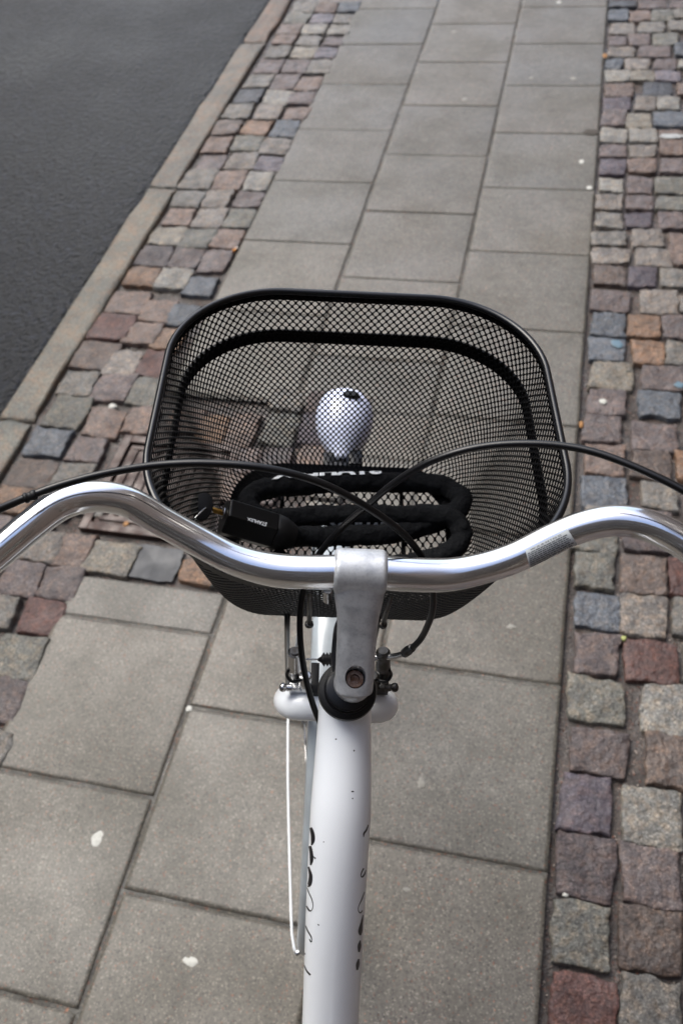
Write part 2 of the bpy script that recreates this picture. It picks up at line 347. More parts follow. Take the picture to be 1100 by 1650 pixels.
# ---------------------------------------------------------------- unseen houses, added for the chrome to mirror and to shade the near ground
def house(cx, cy, half_len, depth, hgt, rot, wallm, label):
    h = empty('added_building', label, 'building', (cx, cy, -.25)); h.rotation_euler = (0, 0, rot)
    fx = MB(); nb = max(2, int(half_len * 2 / 2.4)); bw = 2 * half_len / nb; fl_h = 3.1; nf = int((hgt - 1) / fl_h)
    wins = [(-half_len + bw * (i + .5), 1.5 + fl_h * j) for i in range(nb) for j in range(nf)]
    # wall as strips round the openings (front face at y = 0, looking along -y of the house)
    for i in range(nb):
        x = -half_len + bw * (i + .5); box(fx, (x - bw / 2 + (bw - 1.1) / 4, depth / 2, hgt / 2), ((bw - 1.1) / 4, depth / 2, hgt / 2)); box(fx, (x + bw / 2 - (bw - 1.1) / 4, depth / 2, hgt / 2), ((bw - 1.1) / 4, depth / 2, hgt / 2))
        zs = [0] + [z for j in range(nf) for z in (1.0 + fl_h * j, 2.75 + fl_h * j)] + [hgt]
        for a, b in zip(zs[::2], zs[1::2]): box(fx, (x, depth / 2 + .001, (a + b) / 2), (.55, depth / 2 - .001, (b - a) / 2))
    fx.build('wall', wallm, h, smooth=False)
    rm = MB(); box(rm, (0, depth / 2, hgt + .2), (half_len + .15, depth / 2 + .25, .2)); rm.build('cornice', M['trim'], h, smooth=False, bevel=.05)
    for i in range(nb):
        for j in range(nf):
            x = -half_len + bw * (i + .5); z = 1.875 + fl_h * j; wf = MB()
            for (ax, az, hx_, hz_) in ((-.52, 0, .03, .875), (.52, 0, .03, .875), (0, 0, .025, .875), (0, .845, .49, .03), (0, -.845, .49, .03), (0, .3, .49, .022)): box(wf, (x + ax, .12 + .003 * (ax == 0), z + az), (hx_, .03, hz_))
            w_ = wf.build('window', M['trim'], h, smooth=False); gl = MB(); box(gl, (x, .15, z), (.50, .004, .85)); gl.build('pane', M['glass'], w_, smooth=False)
brick = lambda n, c: mat(n, c, rough=.85, mottle=[(1.2, .4, .65, (.8, .8, .8)), (14, .4, .6, (.75, .72, .7))], bump=[(16, .5, .01)])
M['trim'] = mat('painted trim', rgb(170, 166, 158), rough=.6); M['glass'] = mat('window glass', rgb(30, 34, 38), rough=.06, spec=.8)
house(3.3, 3, 13, .6, 13, math.radians(-90), brick('brown brick', rgb(104, 92, 86, .7)), 'brown brick apartment house added to the right beyond the frame, mirrored in the handlebar')
house(-14, 3, 16, .6, 13, math.radians(90), brick('grey render', rgb(140, 134, 124, .8)), 'grey rendered apartment house added across the road beyond the frame, mirrored in the handlebar')
house(-1.5, -7, 9, .6, 13, math.radians(180), brick('dark brick', rgb(72, 68, 66, .7)), 'dark brick apartment house added unseen behind the viewer, mirrored low in the handlebar')

# ---------------------------------------------------------------- small things on the ground
def blob(name, px, py, w, h, z, m, label, cat, group=None, th=.0009, seed=0, rot=0., sqr=0.):
    cx, cy = gp(px, py); hx = (gp(px + w / 2, py)[0] - gp(px - w / 2, py)[0]) / 2; hy = (gp(px, py - h / 2)[1] - gp(px, py + h / 2)[1]) / 2
    mb = MB(); n = 26 if sqr == 0 else 48; vs = [(0, 0, th)]; fs = []
    for ring, zz in ((.55, th), (.85, th * .7), (1, 0)):
        for k in range(n):
            a = 2 * math.pi * k / n; q = ring * (1 + (.4 if sqr == 0 else .12) * noise.noise(Vector((math.cos(a) * 1.3, math.sin(a) * 1.3, seed * 3.1))) + (.22 if sqr == 0 else .06) * noise.noise(Vector((math.cos(a) * 4, math.sin(a) * 4, seed * 1.7)))) / max(abs(math.cos(a)), abs(math.sin(a))) ** sqr
            x, y = hx * q * math.cos(a), hy * q * math.sin(a)
            vs.append((x * math.cos(rot) - y * math.sin(rot), x * math.sin(rot) + y * math.cos(rot), zz))
    for k in range(n): fs.append((0, 1 + k, 1 + (k + 1) % n))
    for r_ in range(2):
        for k in range(n): fs.append((1 + r_ * n + k, 1 + (r_ + 1) * n + k, 1 + (r_ + 1) * n + (k + 1) % n, 1 + r_ * n + (k + 1) % n))
    mb.add(vs, fs); o = mb.build(name, m); o.location = (cx, cy, z); return tag(o, label, cat, group)
M['gum'] = mat('gum', rgb(172, 172, 166), rough=.7, bump=[(300, .4, .001)], mottle=[(120, .4, .65, (.8, .8, .78))])
M['gumold'] = mat('trodden gum', rgb(128, 126, 120), rough=.75, mottle=[(150, .4, .65, (.8, .8, .78))])
M['yel'] = mat('yellow scrap', rgb(150, 155, 95), rough=.7)
M['orn'] = mat('orange scrap', rgb(140, 100, 55), rough=.7)
GG = 'gum spots on the pavement'
for i, (px, py, w, h, mm, lab) in enumerate([
    (157, 1353, 19, 26, 'gum', 'largest white oval gum spot, on the slab left of the bicycle frame'),
    (307, 1549, 28, 15, 'gum', 'white elongated gum spot on the slab nearest the camera, left of the down tube'),
    (305, 1142, 11, 9, 'gum', 'small white gum dot in the slab joint left of the fork crown'),
    (678, 1262, 13, 18, 'gumold', 'pale worn gum spot on slab right of the headset ring'),
    (655, 1434, 13, 10, 'gumold', 'pale gum spot just below the cross joint right of the down tube'),
    (823, 1010, 14, 8, 'gumold', 'faint gum smear on slab under the right half of the handlebar'),
    (855, 126, 8, 4, 'gumold', 'pale gum spot, left one of two on a far right-hand slab'),
    (923, 127, 10, 5, 'gumold', 'pale gum spot, right one of two on a far right-hand slab'),
    (936, 261, 8, 6, 'gum', 'white gum spot beside the slab edge, above the basket corner'),
    (949, 303, 9, 6, 'gum', 'white gum spot on the corner of a slab by the cobbles'),
    (731, 51, 7, 4, 'gumold', 'tiny white gum spot on a far middle slab'),
    (900, 4, 8, 4, 'gum', 'farthest white gum spot at the top edge of the photo'),
    (748, 160, 8, 5, 'gumold', 'faint gum dot on middle slab column well beyond the basket')]):
    blob('gum_spot', px, py, w, h, .0012, M[mm], lab, 'gum spot', GG, seed=i)
blob('chewed_gum', 182, 654, 15, 9, -.004, M['gum'], 'white lump of gum in the cobble joint beside the kerb', 'gum spot', seed=31, th=.006)
blob('chewed_gum', 152, 659, 7, 6, -.004, M['gum'], 'small white crumb beside the lump of gum in the cobbles', 'gum spot', seed=32, th=.004)
blob('chewed_gum', 970, 650, 12, 8, .0075, M['gum'], 'white spot of gum on a mauve cobble right of the basket', 'gum spot', seed=33, th=.002)
blob('paper_scrap', 1004, 1029, 10, 8, .0, M['yel'], 'pale yellow-green scrap in the cobble joint on the right', 'scrap', seed=34, th=.005)
blob('paper_scrap', 911, 1442, 11, 7, -.003, M['gum'], 'white bit of litter in the joint beside the last cobble rows', 'scrap', seed=35, th=.004)
blob('dry_leaf', 974, 89, 8, 6, -.002, M['orn'], 'small orange leaf at the far edge of the right cobbles', 'leaf', seed=36, th=.004)
blob('dry_leaf', 936, 683, 7, 12, -.002, M['orn'], 'small orange leaf in the joint where slab meets cobbles', 'leaf', seed=37, th=.004)
blob('dry_leaf', 204, 846, 10, 8, .004, M['orn'], 'yellow-brown leaf scrap on the rusty drain cover', 'leaf', seed=38, th=.003)
blob('dirt_patch', 952, 213, 26, 9, .0012, mat('dirt', rgb(60, 55, 50), rough=.9), 'dark dirt patch on the broken slab corner by the cobbles', 'dirt', seed=39)
bl = mat('blue paint', rgb(76, 100, 114), rough=.6)
blob('paint_mark', 993, 557, 22, 10, .0075, bl, 'light blue paint streak across a grey cobble', 'paint mark', seed=40, th=.0012, rot=-.9)
blob('paint_mark', 1093, 623, 16, 10, .0075, bl, 'light blue paint dab on a mauve cobble', 'paint mark', seed=41, th=.0012)
blob('paint_mark', 1081, 222, 40, 8, .0075, mat('white road paint', rgb(150, 152, 152), rough=.6, mottle=[(90, .4, .6, (.7, .7, .7))]), 'worn white paint stripe across a pink cobble', 'paint mark', seed=42, th=.0012)
# cigarette butt
cb = empty('cigarette_butt', 'cigarette butt with orange filter lying at the slab edge', 'cigarette butt', (*gp(378, 405), .0045))
cb.rotation_euler = (0, 0, 1.2)
mb = MB(); cyl(mb, (-.008, 0, 0), (.010, 0, 0), .0039, 16); mb.build('filter', mat('filter', rgb(205, 140, 70), rough=.8, mottle=[(300, .5, .6, (.8, .7, .6))]), cb)
mb = MB(); cyl(mb, (.0101, 0, 0), (.019, 0, 0), .0036, 16); mb.build('paper_end', mat('cigarette paper', rgb(225, 222, 212), rough=.8), cb)

# rusty drain cover with its frame
rust = mat('rusty iron', rgb(92, 66, 56, .38), rough=.5, metal=.1, bump=[(160, .7, .002), (30, .5, .003)],
           mottle=[(22, .4, .65, (.62, .58, .6)), (90, .5, .7, (1.35, 1.0, .85))], rvar=(20, .3, .7))
DX0, DX1, DY0, DY1 = -1.142, -.79, 1.212, 1.556
dc = empty('drain_cover', 'rusty iron drain cover with ribs, set in the cobbles behind the basket', 'drain cover', ((DX0 + DX1) / 2, (DY0 + DY1) / 2, 0))
hx, hy = (DX1 - DX0) / 2, (DY1 - DY0) / 2
mb = MB()
for (cx, cy, ax, ay) in ((-hx + .0125, 0, .0125, hy), (hx - .0125, 0, .0125, hy), (0, -hy + .0125, hx - .025, .0125), (0, hy - .0125, hx - .025, .0125)):
    box(mb, (cx, cy, -.012), (ax, ay, .016))
mb.build('frame', rust, dc, smooth=False, bevel=.002)
mb = MB(); box(mb, (0, 0, -.014), (hx - .030, hy - .030, .010))
mb.build('cover_plate', rust, dc, smooth=False, bevel=.002)
mb = MB()
for q in range(9):
    x = -hx + .052 + q * (2 * hx - .104) / 8
    box(mb, (x, .004, -.002), (.0075, hy - .055, .0035))
for yy in (-hy + .043, hy - .043): box(mb, (0, yy, -.002), (hx - .042, .006, .0035))
mb.build('rib_plate', rust, dc, smooth=False, bevel=.0015)
mb = MB(); box(mb, (0, 0, -.020), (hx + .012, hy + .012, .014)); 
# wet mortar round the drain
pm = mat('wet mortar', rgb(84, 86, 90, .55), rough=.3, bump=[(120, .5, .002), (20, .5, .004)], mottle=[(30, .4, .6, (.75, .75, .75))], rvar=(12, .5, .75))
blob('mortar_puddle', 248, 905, 84, 56, -.0045, pm, 'flat dark grey wet mortar fill below the drain cover', 'mortar', seed=50, th=.001, sqr=.85)
blob('mortar_puddle', 208, 722, 34, 74, -.0145, pm, 'smooth wet mortar filling the gap between cobbles and drain cover', 'mortar', seed=51, th=.004)
blob('mortar_puddle', 106, 745, 14, 60, -.0145, pm, 'narrow wet mortar strip between two cobbles left of the drain', 'mortar', seed=52, th=.004)

# ================================================================ bicycle
Bm = np.array([[0.9685115887702932, 0.2003603439562448, -0.1477871272722277],
               [-0.2025848894370929, 0.9792647050577085, 0.0],
               [0.1447227175995641, 0.029939438838669827, 0.9890191934500675]])   # rows: right, forward, up (leaning bicycle)
Ob = np.array([-0.28375552, 0.28382187, 0.0])
Rb = Matrix([[*Bm[:, 0]], [*Bm[:, 1]], [*Bm[:, 2]]]).transposed()
bike = empty('bicycle', 'white bicycle with a silver handlebar and black mesh front basket, seen from the saddle', 'bicycle')
MW = Matrix([[Bm[0][0], Bm[1][0], Bm[2][0], Ob[0]], [Bm[0][1], Bm[1][1], Bm[2][1], Ob[1]], [Bm[0][2], Bm[1][2], Bm[2][2], Ob[2]], [0, 0, 0, 1]])
bike.matrix_world = MW
C = np.array([0, 0, H]); CL = Bm @ (C - Ob)
def P(px, py, d):                      # point seen at a photo pixel, d metres deep, in the bicycle's own frame
    w = R @ (np.array([(px - 550) / FP, -(py - 825) / FP, -1.0]) * d) + C
    return Bm @ (w - Ob)
def PZ(px, py, z):                     # point seen at a photo pixel, at height z of the bicycle's own frame
    d = Bm @ (R @ np.array([(px - 550) / FP, -(py - 825) / FP, -1.0])); return CL + d * ((z - CL[2]) / d[2])
def bvh_of(o):
    dg = bpy.context.evaluated_depsgraph_get(); dg.update(); me = o.evaluated_get(dg).to_mesh()
    b = BVHTree.FromPolygons([v.co.copy() for v in me.vertices], [tuple(p.vertices) for p in me.polygons]); o.evaluated_get(dg).to_mesh_clear(); return b
def cast(bvh, px, py, off=.0002):
    d = Vector(Bm @ (R @ np.array([(px - 550) / FP, -(py - 825) / FP, -1.0]))).normalized()
    h = bvh.ray_cast(Vector(CL), d)
    return None if h[0] is None else h[0] + h[1] * off
def text_mesh(s, cut=.06, font_bold=0.0, shear=0.):
    cu = bpy.data.curves.new('t', 'FONT'); cu.body = s; cu.size = 1; cu.offset = font_bold; cu.shear = shear; cu.resolution_u = 3
    o = bpy.data.objects.new('t', cu); COL.objects.link(o); dg = bpy.context.evaluated_depsgraph_get(); dg.update()
    me = bpy.data.meshes.new_from_object(o.evaluated_get(dg)); bm = bmesh.new(); bm.from_mesh(me)
    bmesh.ops.triangulate(bm, faces=bm.faces)
    for _ in range(3):
        long = [e for e in bm.edges if e.calc_length() > cut * 3]
        if not long: break
        bmesh.ops.subdivide_edges(bm, edges=long, cuts=1); bmesh.ops.triangulate(bm, faces=bm.faces)
    vs = np.array([v.co[:] for v in bm.verts]); bm.verts.ensure_lookup_table()
    fs = [tuple(v.index for v in f.verts) for f in bm.faces]; bm.free(); bpy.data.objects.remove(o); bpy.data.meshes.remove(me); bpy.data.curves.remove(cu)
    vs[:, 0] -= vs[:, 0].min(); vs[:, 1] -= vs[:, 1].min()
    vs[:, 0] /= vs[:, 0].max(); vs[:, 1] /= vs[:, 1].max(); return vs, fs

# materials of the bicycle
M['alu'] = mat('polished aluminium', rgb(228, 228, 230), rough=.13, metal=1, bump=[(900, .05, .0003)], rvar=(30, .10, .19), mottle=[(60, .5, .75, (.92, .92, .93))])
M['cast'] = mat('cast aluminium', rgb(196, 199, 203), rough=.38, metal=.6, bump=[(500, .2, .0005), (90, .15, .001)], mottle=[(110, .48, .66, (.80, .81, .83)), (600, .5, .7, (.85, .85, .86))], rvar=(80, .36, .55))
M['steel'] = mat('bright steel', rgb(190, 190, 190), rough=.25, metal=1)
M['dsteel'] = mat('dark steel', rgb(92, 92, 92), rough=.42, metal=1, mottle=[(150, .4, .6, (.6, .55, .5))])
M['white'] = mat('white paint', rgb(232, 236, 240), rough=.28, coat=.5, mottle=[(9, .45, .75, (.95, .95, .95))], bump=[(60, .06, .001)])
M['whitem'] = mat('shaded white mudguard', rgb(150, 158, 164), rough=.3, coat=.3, mottle=[(30, .45, .7, (.85, .84, .82))])  # white greyed down: the mudguard's shade is put into its base colour
M['black'] = mat('black paint', rgb(10, 10, 12), rough=.32, spec=.3)
M['bmesh'] = mat('black coated wire', rgb(6, 6, 7), rough=.5, spec=.14)
M['rubber'] = mat('rubber', rgb(11, 11, 12), rough=.5, spec=.3, bump=[(80, .2, .001)])
M['cable'] = mat('cable housing', rgb(8, 8, 10), rough=.33, spec=.35)
M['bolt'] = mat('rusty bolt', rgb(118, 100, 88), rough=.38, metal=.9, mottle=[(300, .42, .6, (.55, .42, .34))])
M['decal'] = mat('decal ink', rgb(22, 22, 26), rough=.4)

# --- frame: head tube, the big sloping tube, hidden rest of the frame
fr = MB()
AX = Vector((0, .335 - .045, -.754)).normalized()      # steering axis, downwards
ring = Vector(P(560, 1112, .70))
hd_top = ring + AX * .012; hd_bot = ring + AX * .118
tA = P(555, 1158, .738); tB = P(549, 1300, .732); tC = P(541, 1450, .748); tD = P(532, 1650, .79)
tube_pts = [ring + AX * .035 + Vector((0, .012, 0)), tA, tB, tC, tD]
dirn = Vector(tD - tC).normalized(); tE = Vector(tD) + dirn * .25; tube_pts += [tE]
def trad(s, a, p):
    y = p[1]; q = max(0., min(1., (y - tB[1]) / (tA[1] - tB[1])))
    return .0255 * (1 - q) + .0225 * q
sweep(fr, tube_pts, .025, n=40, step=.012, rad=trad)
lathe(fr, hd_top, AX, [(0, .0195), (.002, .0205), (.10, .0205), (.104, .0195)], 32)
bb = Vector((tE[0], tE[1] - .10, .30))
sweep(fr, [tE, bb], .022, n=20, step=.03)
seat_top = Vector((0, -.80, .80))
cyl(fr, bb + Vector((0, -.02, 0)), seat_top, .016)
for sx in (-1, 1):
    cyl(fr, bb + Vector((sx * .03, 0, 0)), (sx * .062, -.95, .35), .010); cyl(fr, seat_top + Vector((sx * .012, 0, -.06)), (sx * .062, -.95, .35), .008)
cyl(fr, bb + Vector((-.036, 0, 0)), bb + Vector((.036, 0, 0)), .024)
frame = fr.build('frame', M['white'], bike, sharp=50)

# headset: dust ring, washers, lock nut
hs = MB()
lathe(hs, ring + AX * .016, -AX, [(0, .019), (.002, .0232), (.009, .0240), (.013, .0232), (.0145, .0205), (.0150, .0185)], 48)
headset = hs.build('headset', M['rubber'], bike, sharp=40)
h2 = MB(); lathe(h2, ring - AX * .0003, -AX, [(0, .0185), (.001, .0192), (.005, .0192), (.006, .0178)], 40); h2.build('lock_nut', M['black'], headset, sharp=30)
h3 = MB(); lathe(h3, ring - AX * .006, -AX, [(0, .0172), (.0008, .0176), (.0044, .0176), (.0052, .0160)], 8 * 5); h3.build('washer', M['black'], headset, sharp=30)

# --- stem (one forging: clamp barrel, arm, quill)
clampc = Vector(P(580, 921, .637)); boltc = Vector(P(570.5, 1096, .668))
def solid_from(parts, name, vox, parent, m, smooth_it=6, cutter=None):
    mb = MB()
    for fn in parts: fn(mb)
    o = mb.build(name, m, parent); o.matrix_parent_inverse.identity()
    bm = bmesh.new(); bm.from_mesh(o.data); bmesh.ops.recalc_face_normals(bm, faces=bm.faces); bm.to_mesh(o.data); bm.free()
    r = o.modifiers.new('r', 'REMESH'); r.mode = 'VOXEL'; r.voxel_size = vox; r.use_smooth_shade = True
    s = o.modifiers.new('s', 'SMOOTH'); s.factor = .6; s.iterations = smooth_it
    co = None
    if cutter:
        cm = MB(); cutter(cm); co = cm.build('cut', m, parent)
        b = o.modifiers.new('b', 'BOOLEAN'); b.operation = 'DIFFERENCE'; b.object = co; b.solver = 'EXACT'
    dg = bpy.context.evaluated_depsgraph_get(); dg.update()
    me = bpy.data.meshes.new_from_object(o.evaluated_get(dg)); o.modifiers.clear(); o.data = me
    if co: bpy.data.objects.remove(co)
    if not me.materials: me.materials.append(m)
    me.polygons.foreach_set('use_smooth', [True] * len(me.polygons)); 
    auto_sharp(o, 55); return o
armd = (boltc - clampc); armL = armd.length; armd.normalize()
def stem_parts(mb):
    cyl(mb, clampc + Vector((-.0192, 0, 0)), clampc + Vector((.0192, 0, 0)), .0168, 40, ch=.0022)
    # arm: lofted superellipse sections
    upn = Vector((1, 0, 0)).cross(armd).normalized(); n = 28; v = []; f = []
    if upn.z < 0: upn = -upn
    st = [(-.008, .0188, .014), (.010, .0190, .0150), (.022, .0178, .0145), (.034, .0158, .0135), (.046, .0150, .0130), (armL - .004, .0148, .0140), (armL + .006, .0146, .0150)]
    for s, w, t in st:
        for k in range(n):
            a = 2 * math.pi * k / n; ca, sa = math.cos(a), math.sin(a)
            v.append(clampc + armd * s + Vector((1, 0, 0)) * (w * math.copysign(abs(ca) ** .62, ca)) + upn * (t * math.copysign(abs(sa) ** .62, sa)))
    for i in range(len(st) - 1):
        for k in range(n): f.append((i * n + k, i * n + (k + 1) % n, (i + 1) * n + (k + 1) % n, (i + 1) * n + k))
    f.append(tuple(range(n - 1, -1, -1))); f.append(tuple(range((len(st) - 1) * n, len(st) * n))); mb.add(v, f)
    lathe(mb, boltc - AX * .004, AX, [(0, .0125), (.003, .0150), (.022, .0152), (.030, .0140), (.060, .0125)], 40)
stem = solid_from([stem_parts], 'stem', .0008, bike, M['cast'], 8,
                  cutter=lambda mb: lathe(mb, boltc - AX * .05, AX, [(0, .0079), (.0565, .0079)], 40))
sb_ = MB(); rr = .0062
prof = [(0, .0070), (.005, .0070), (.0058, .0064), (.0058, .0036), (.0020, .0032), (.0018, .0001)]
x_, y_, d_ = frame_of(-AX)
lathe(sb_, boltc + AX * -.002, -AX, prof, 30); bo = sb_.build('bolt', M['bolt'], stem, sharp=30)
for v_ in bo.data.vertices: pass
cbolt = MB(); cyl(cbolt, P(528, 950, .672), P(528, 967, .690), .0037, 16); cbolt.build('clamp_bolt', M['steel'], stem, sharp=30)

# --- handlebar
HBL = [P(-150, 1010, .60), P(-95, 965, .60), P(-40, 922, .602), P(0, 889, .605), P(50, 847, .61), P(100, 812, .617), P(150, 800, .622), P(205, 808, .628), P(260, 839, .634), P(320, 872, .638), P(380, 902, .638), P(440, 918, .638), P(505, 922, .637)]
HBR = [P(655, 925.5, .637), P(720, 926, .637), P(775, 916, .635), P(830, 898, .632), P(890, 868, .628), P(940, 848, .622), P(990, 839, .616), P(1040, 846, .611), P(1090, 868, .606), P(1130, 897, .602), P(1180, 940, .60), P(1235, 990, .60)]
hb_pts = [np.array(q, float) for q in HBL] + [np.array(clampc)] + [np.array(q, float) for q in HBR]
eL = hb_pts[0]; dL = (hb_pts[0] - hb_pts[1]); dL /= np.linalg.norm(dL); eR = hb_pts[-1]; dR = hb_pts[-1] - hb_pts[-2]; dR /= np.linalg.norm(dR)
bk = np.array([0, -1, -.12])
endL = [eL + dL * .05 + bk * .02, eL + dL * .08 + bk * .07, eL + dL * .09 + bk * .15]
endR = [eR + dR * .05 + bk * .02, eR + dR * .08 + bk * .07, eR + dR * .09 + bk * .15]
hb_all = endL[::-1] + hb_pts + endR
def hrad(s, a, p):
    x = abs(p[0]); q = max(0., min(1., (x - .05) / .05)); q = q * q * (3 - 2 * q); return .0127 * (1 - q) + .0114 * q
mb = MB(); sweep(mb, hb_all, .0127, n=48, step=.004, rad=hrad); bar = mb.build('handlebar', M['alu'], bike)
for e in (endL, endR):
    g_ = MB(); sweep(g_, [e[0] + (e[1] - e[0]) * .2, e[1], e[2] + (e[2] - e[1]) * .25], .0165, n=24, step=.006, rad=lambda s, a, p: .0163 + .0006 * math.sin(s * 120)); g_.build('grip', M['rubber'], bar)
    lv = MB(); c0 = Vector(e[0]); box(lv, c0 + Vector((0, .012, -.012)), (.012, .016, .009)); sx = 1 if c0.x > 0 else -1
    sweep(lv, [c0 + Vector((0, .025, -.015)), Vector(e[1]) + Vector((sx * .01, .03, -.03)), Vector(e[2]) + Vector((sx * .015, .01, -.04))], .0045, n=12)
    lv.build('brake_lever', M['black'], bar, bevel=.001)
bvb = bvh_of(bar)
# warning label wrapped on the right half of the bar
def quadcast(bvh, q, u, v, off):
    (x0, y0), (x1, y1), (x2, y2), (x3, y3) = q            # TL TR BR BL
    x = (1 - v) * ((1 - u) * x3 + u * x2) + v * ((1 - u) * x0 + u * x1); y = (1 - v) * ((1 - u) * y3 + u * y2) + v * ((1 - u) * y0 + u * y1)
    mx, my = (x0 + x1 + x2 + x3) / 4, (y0 + y1 + y2 + y3) / 4
    for k in range(12):                                   # keep the corners on the tube
        h = cast(bvh, x, y, off)
        if h is not None: return h
        x += (mx - x) * .06; y += (my - y) * .06
    return Vector((0, 0, 0))
LQ = [(846, 887), (914, 853), (931, 880), (853, 915.5)]
n1, n2 = 20, 12; vs = [quadcast(bvb, LQ, i / n1, j / n2, .00012) for j in range(n2 + 1) for i in range(n1 + 1)]
fs = [(j * (n1 + 1) + i, j * (n1 + 1) + i + 1, (j + 1) * (n1 + 1) + i + 1, (j + 1) * (n1 + 1) + i) for j in range(n2) for i in range(n1)]
wl_ = mesh_obj('warning_label', vs, fs, mat('label film', rgb(196, 201, 203), rough=.35, metal=.15), bar)
mb = MB(); rl = random.Random(3)
tv, tf = text_mesh('W A R N I N G', font_bold=.02)
pts = [quadcast(bvb, LQ, .10 + .72 * a[0], .855 + .09 * a[1], .00024) for a in tv]
mb.add(pts, [f_ for f_ in tf])
for row in range(8):
    u = .03; vv = .80 - row * .1
    while u < .93 - (.25 if row == 7 else 0):
        w = rl.choice([.03, .05, .06, .08, .1]); 
        if u + w > .96: break
        k_ = max(2, int(w / .015)); a_ = [quadcast(bvb, LQ, u + w * i / k_, vv - .052, .00024) for i in range(k_ + 1)]; b_ = [quadcast(bvb, LQ, u + w * i / k_, vv, .00024) for i in range(k_ + 1)]
        mb.add(a_ + b_, [(i, i + 1, k_ + 1 + i + 1, k_ + 1 + i) for i in range(k_)]); u += w + .014
mb.build('label_print', mat('label ink', rgb(72, 76, 82), rough=.5), wl_, smooth=True)

# frame decal: the pen strokes visible on both flanks of the big tube
bvf = bvh_of(frame)
def stroke(mb, pts, wid):
    Q = resample(np.array([(x, y, w) for (x, y), w in zip(pts, wid)]) * np.array([1, 1, 1]), 1.2)
    L_ = []; R_ = []
    for i in range(len(Q)):
        a = Q[max(i - 1, 0)]; b = Q[min(i + 1, len(Q) - 1)]; d = (b - a)[:2]; d /= (np.linalg.norm(d) + 1e-9); nx, ny = -d[1], d[0]; w = max(.2, Q[i][2] * (1.5 if Q[i][2] < 2.2 else 1.35)) / 2
        l = cast(bvf, Q[i][0] + nx * w, Q[i][1] + ny * w, .00015); r = cast(bvf, Q[i][0] - nx * w, Q[i][1] - ny * w, .00015)
        if l is None or r is None or (l - r).length > .02: continue
        row = [l] + [cast(bvf, Q[i][0] + nx * w * q, Q[i][1] + ny * w * q, .00015) or l.lerp(r, (1 - q) / 2) for q in (.7, .4, .1, -.2, -.5, -.8)] + [r]; L_.append(row)
    if len(L_) > 1:
        m_ = len(L_[0]); mb.add([p_ for row in L_ for p_ in row], [(i * m_ + k, i * m_ + k + 1, (i + 1) * m_ + k + 1, (i + 1) * m_ + k) for i in range(len(L_) - 1) for k in range(m_ - 1)])
dl = MB()
S = [([(498, 1329), (501.5, 1336), (504, 1346), (504, 1355), (502, 1362)], [1, 3.8, 5, 4.6, 1.5]), ([(497.5, 1333), (496.5, 1341), (496, 1348)], [2.5, 2.2, .8]),
     ([(496, 1352), (499, 1362), (501.5, 1374), (502, 1386), (500.5, 1394)], [1, 3.2, 4.2, 4.2, 1.5]), ([(504.5, 1379.5), (508.5, 1383.5)], [.6, 1.8]),
     ([(495, 1388), (498, 1400), (500.5, 1411), (499.5, 1422), (497, 1427), (495, 1421), (494, 1414)], [1, 2.6, 4.4, 5, 4, 2.4, 1]),
     ([(493, 1425), (498, 1439), (502.5, 1449), (504.3, 1459), (502.6, 1466), (499, 1467.5), (495, 1462), (492.8, 1456)], [.6, 1.1, 1.1, .8, .8, 1.8, 1.6, .8]),
     ([(491.5, 1489), (496, 1500), (501, 1509), (502.3, 1515), (501, 1517.5), (498.5, 1513)], [.8, 1.5, 1.4, .8, 1.5, 1.0]),
     ([(493.2, 1467), (492.8, 1471)], [2, 1.4]), ([(491.5, 1513), (492, 1516)], [1.2, 1.2]), ([(491, 1524), (491.6, 1529)], [1.2, 1.2]), ([(491, 1534), (491.6, 1538)], [1, 1.2]),
     ([(489.5, 1553), (493.5, 1563), (500, 1571)], [.6, 1.6, 2.0]),
     ([(593, 1329), (590, 1337), (586, 1343), (585.2, 1349)], [1, 1.8, 1.9, .5]), ([(585.5, 1399), (582, 1406), (581, 1411), (583, 1413), (586.5, 1409), (589, 1402)], [1.5, 1.2, 1, 1.6, 1.6, .6]),
     ([(586.8, 1437), (582, 1450), (577.5, 1460), (577, 1467), (580, 1471), (583.5, 1467)], [.8, 1.2, .8, .8, 1.3, 1.0]),
     ([(584.5, 1474), (582, 1488), (580, 1500), (580, 1507)], [.6, 3, 5, 2]), ([(580, 1515), (578.6, 1524), (578, 1534)], [.8, 4.4, 2]), ([(577.6, 1545), (576, 1554), (575, 1563)], [1.5, 4.2, 2]),
     ([(569, 1274.5), (568, 1276)], [2, 2]), ([(566, 1276), (567.5, 1275)], [1.5, 1.2]), ([(541, 1190), (541.5, 1192)], [1.6, 1.6]), ([(569.3, 1209), (571, 1210)], [1.8, 1.6]), ([(567, 1287), (568.5, 1286)], [1.6, 1.2]),
     ([(521, 1356), (522, 1357)], [1.2, 1.2]), ([(512, 1489), (514, 1491)], [1, 1.2])]
for pts, wid in S: stroke(dl, pts, wid)
dl.build('lettering', M['decal'], frame)

# --- fork, wheel, mudguard
hubc = Vector((-.001, .350, .35)); WR = .35
crown = Vector(P(545, 1139, .845)); crown.x = -.002
fk = MB()
for sx in (-1, 1):
    pts = [crown + Vector((0, 0, 0)), crown + Vector((sx * .022, 0, .001)), crown + Vector((sx * .040, .002, -.003)), crown + Vector((sx * .0475, .014, -.020)),
           crown + Vector((sx * .048, .040, -.065)), crown.lerp(hubc, .45) + Vector((sx * .049, .012, 0)), crown.lerp(hubc, .8) + Vector((sx * .050, .006, 0)), hubc + Vector((sx * .052, 0, .0))]
    sweep(fk, pts, .0135, n=24, step=.008, rad=lambda s, a, p: .0148 - .0075 * max(0, s - .12))
cyl(fk, crown - AX * .0, hd_bot, .0145)
fork = fk.build('fork', M['white'], bike, sharp=50)

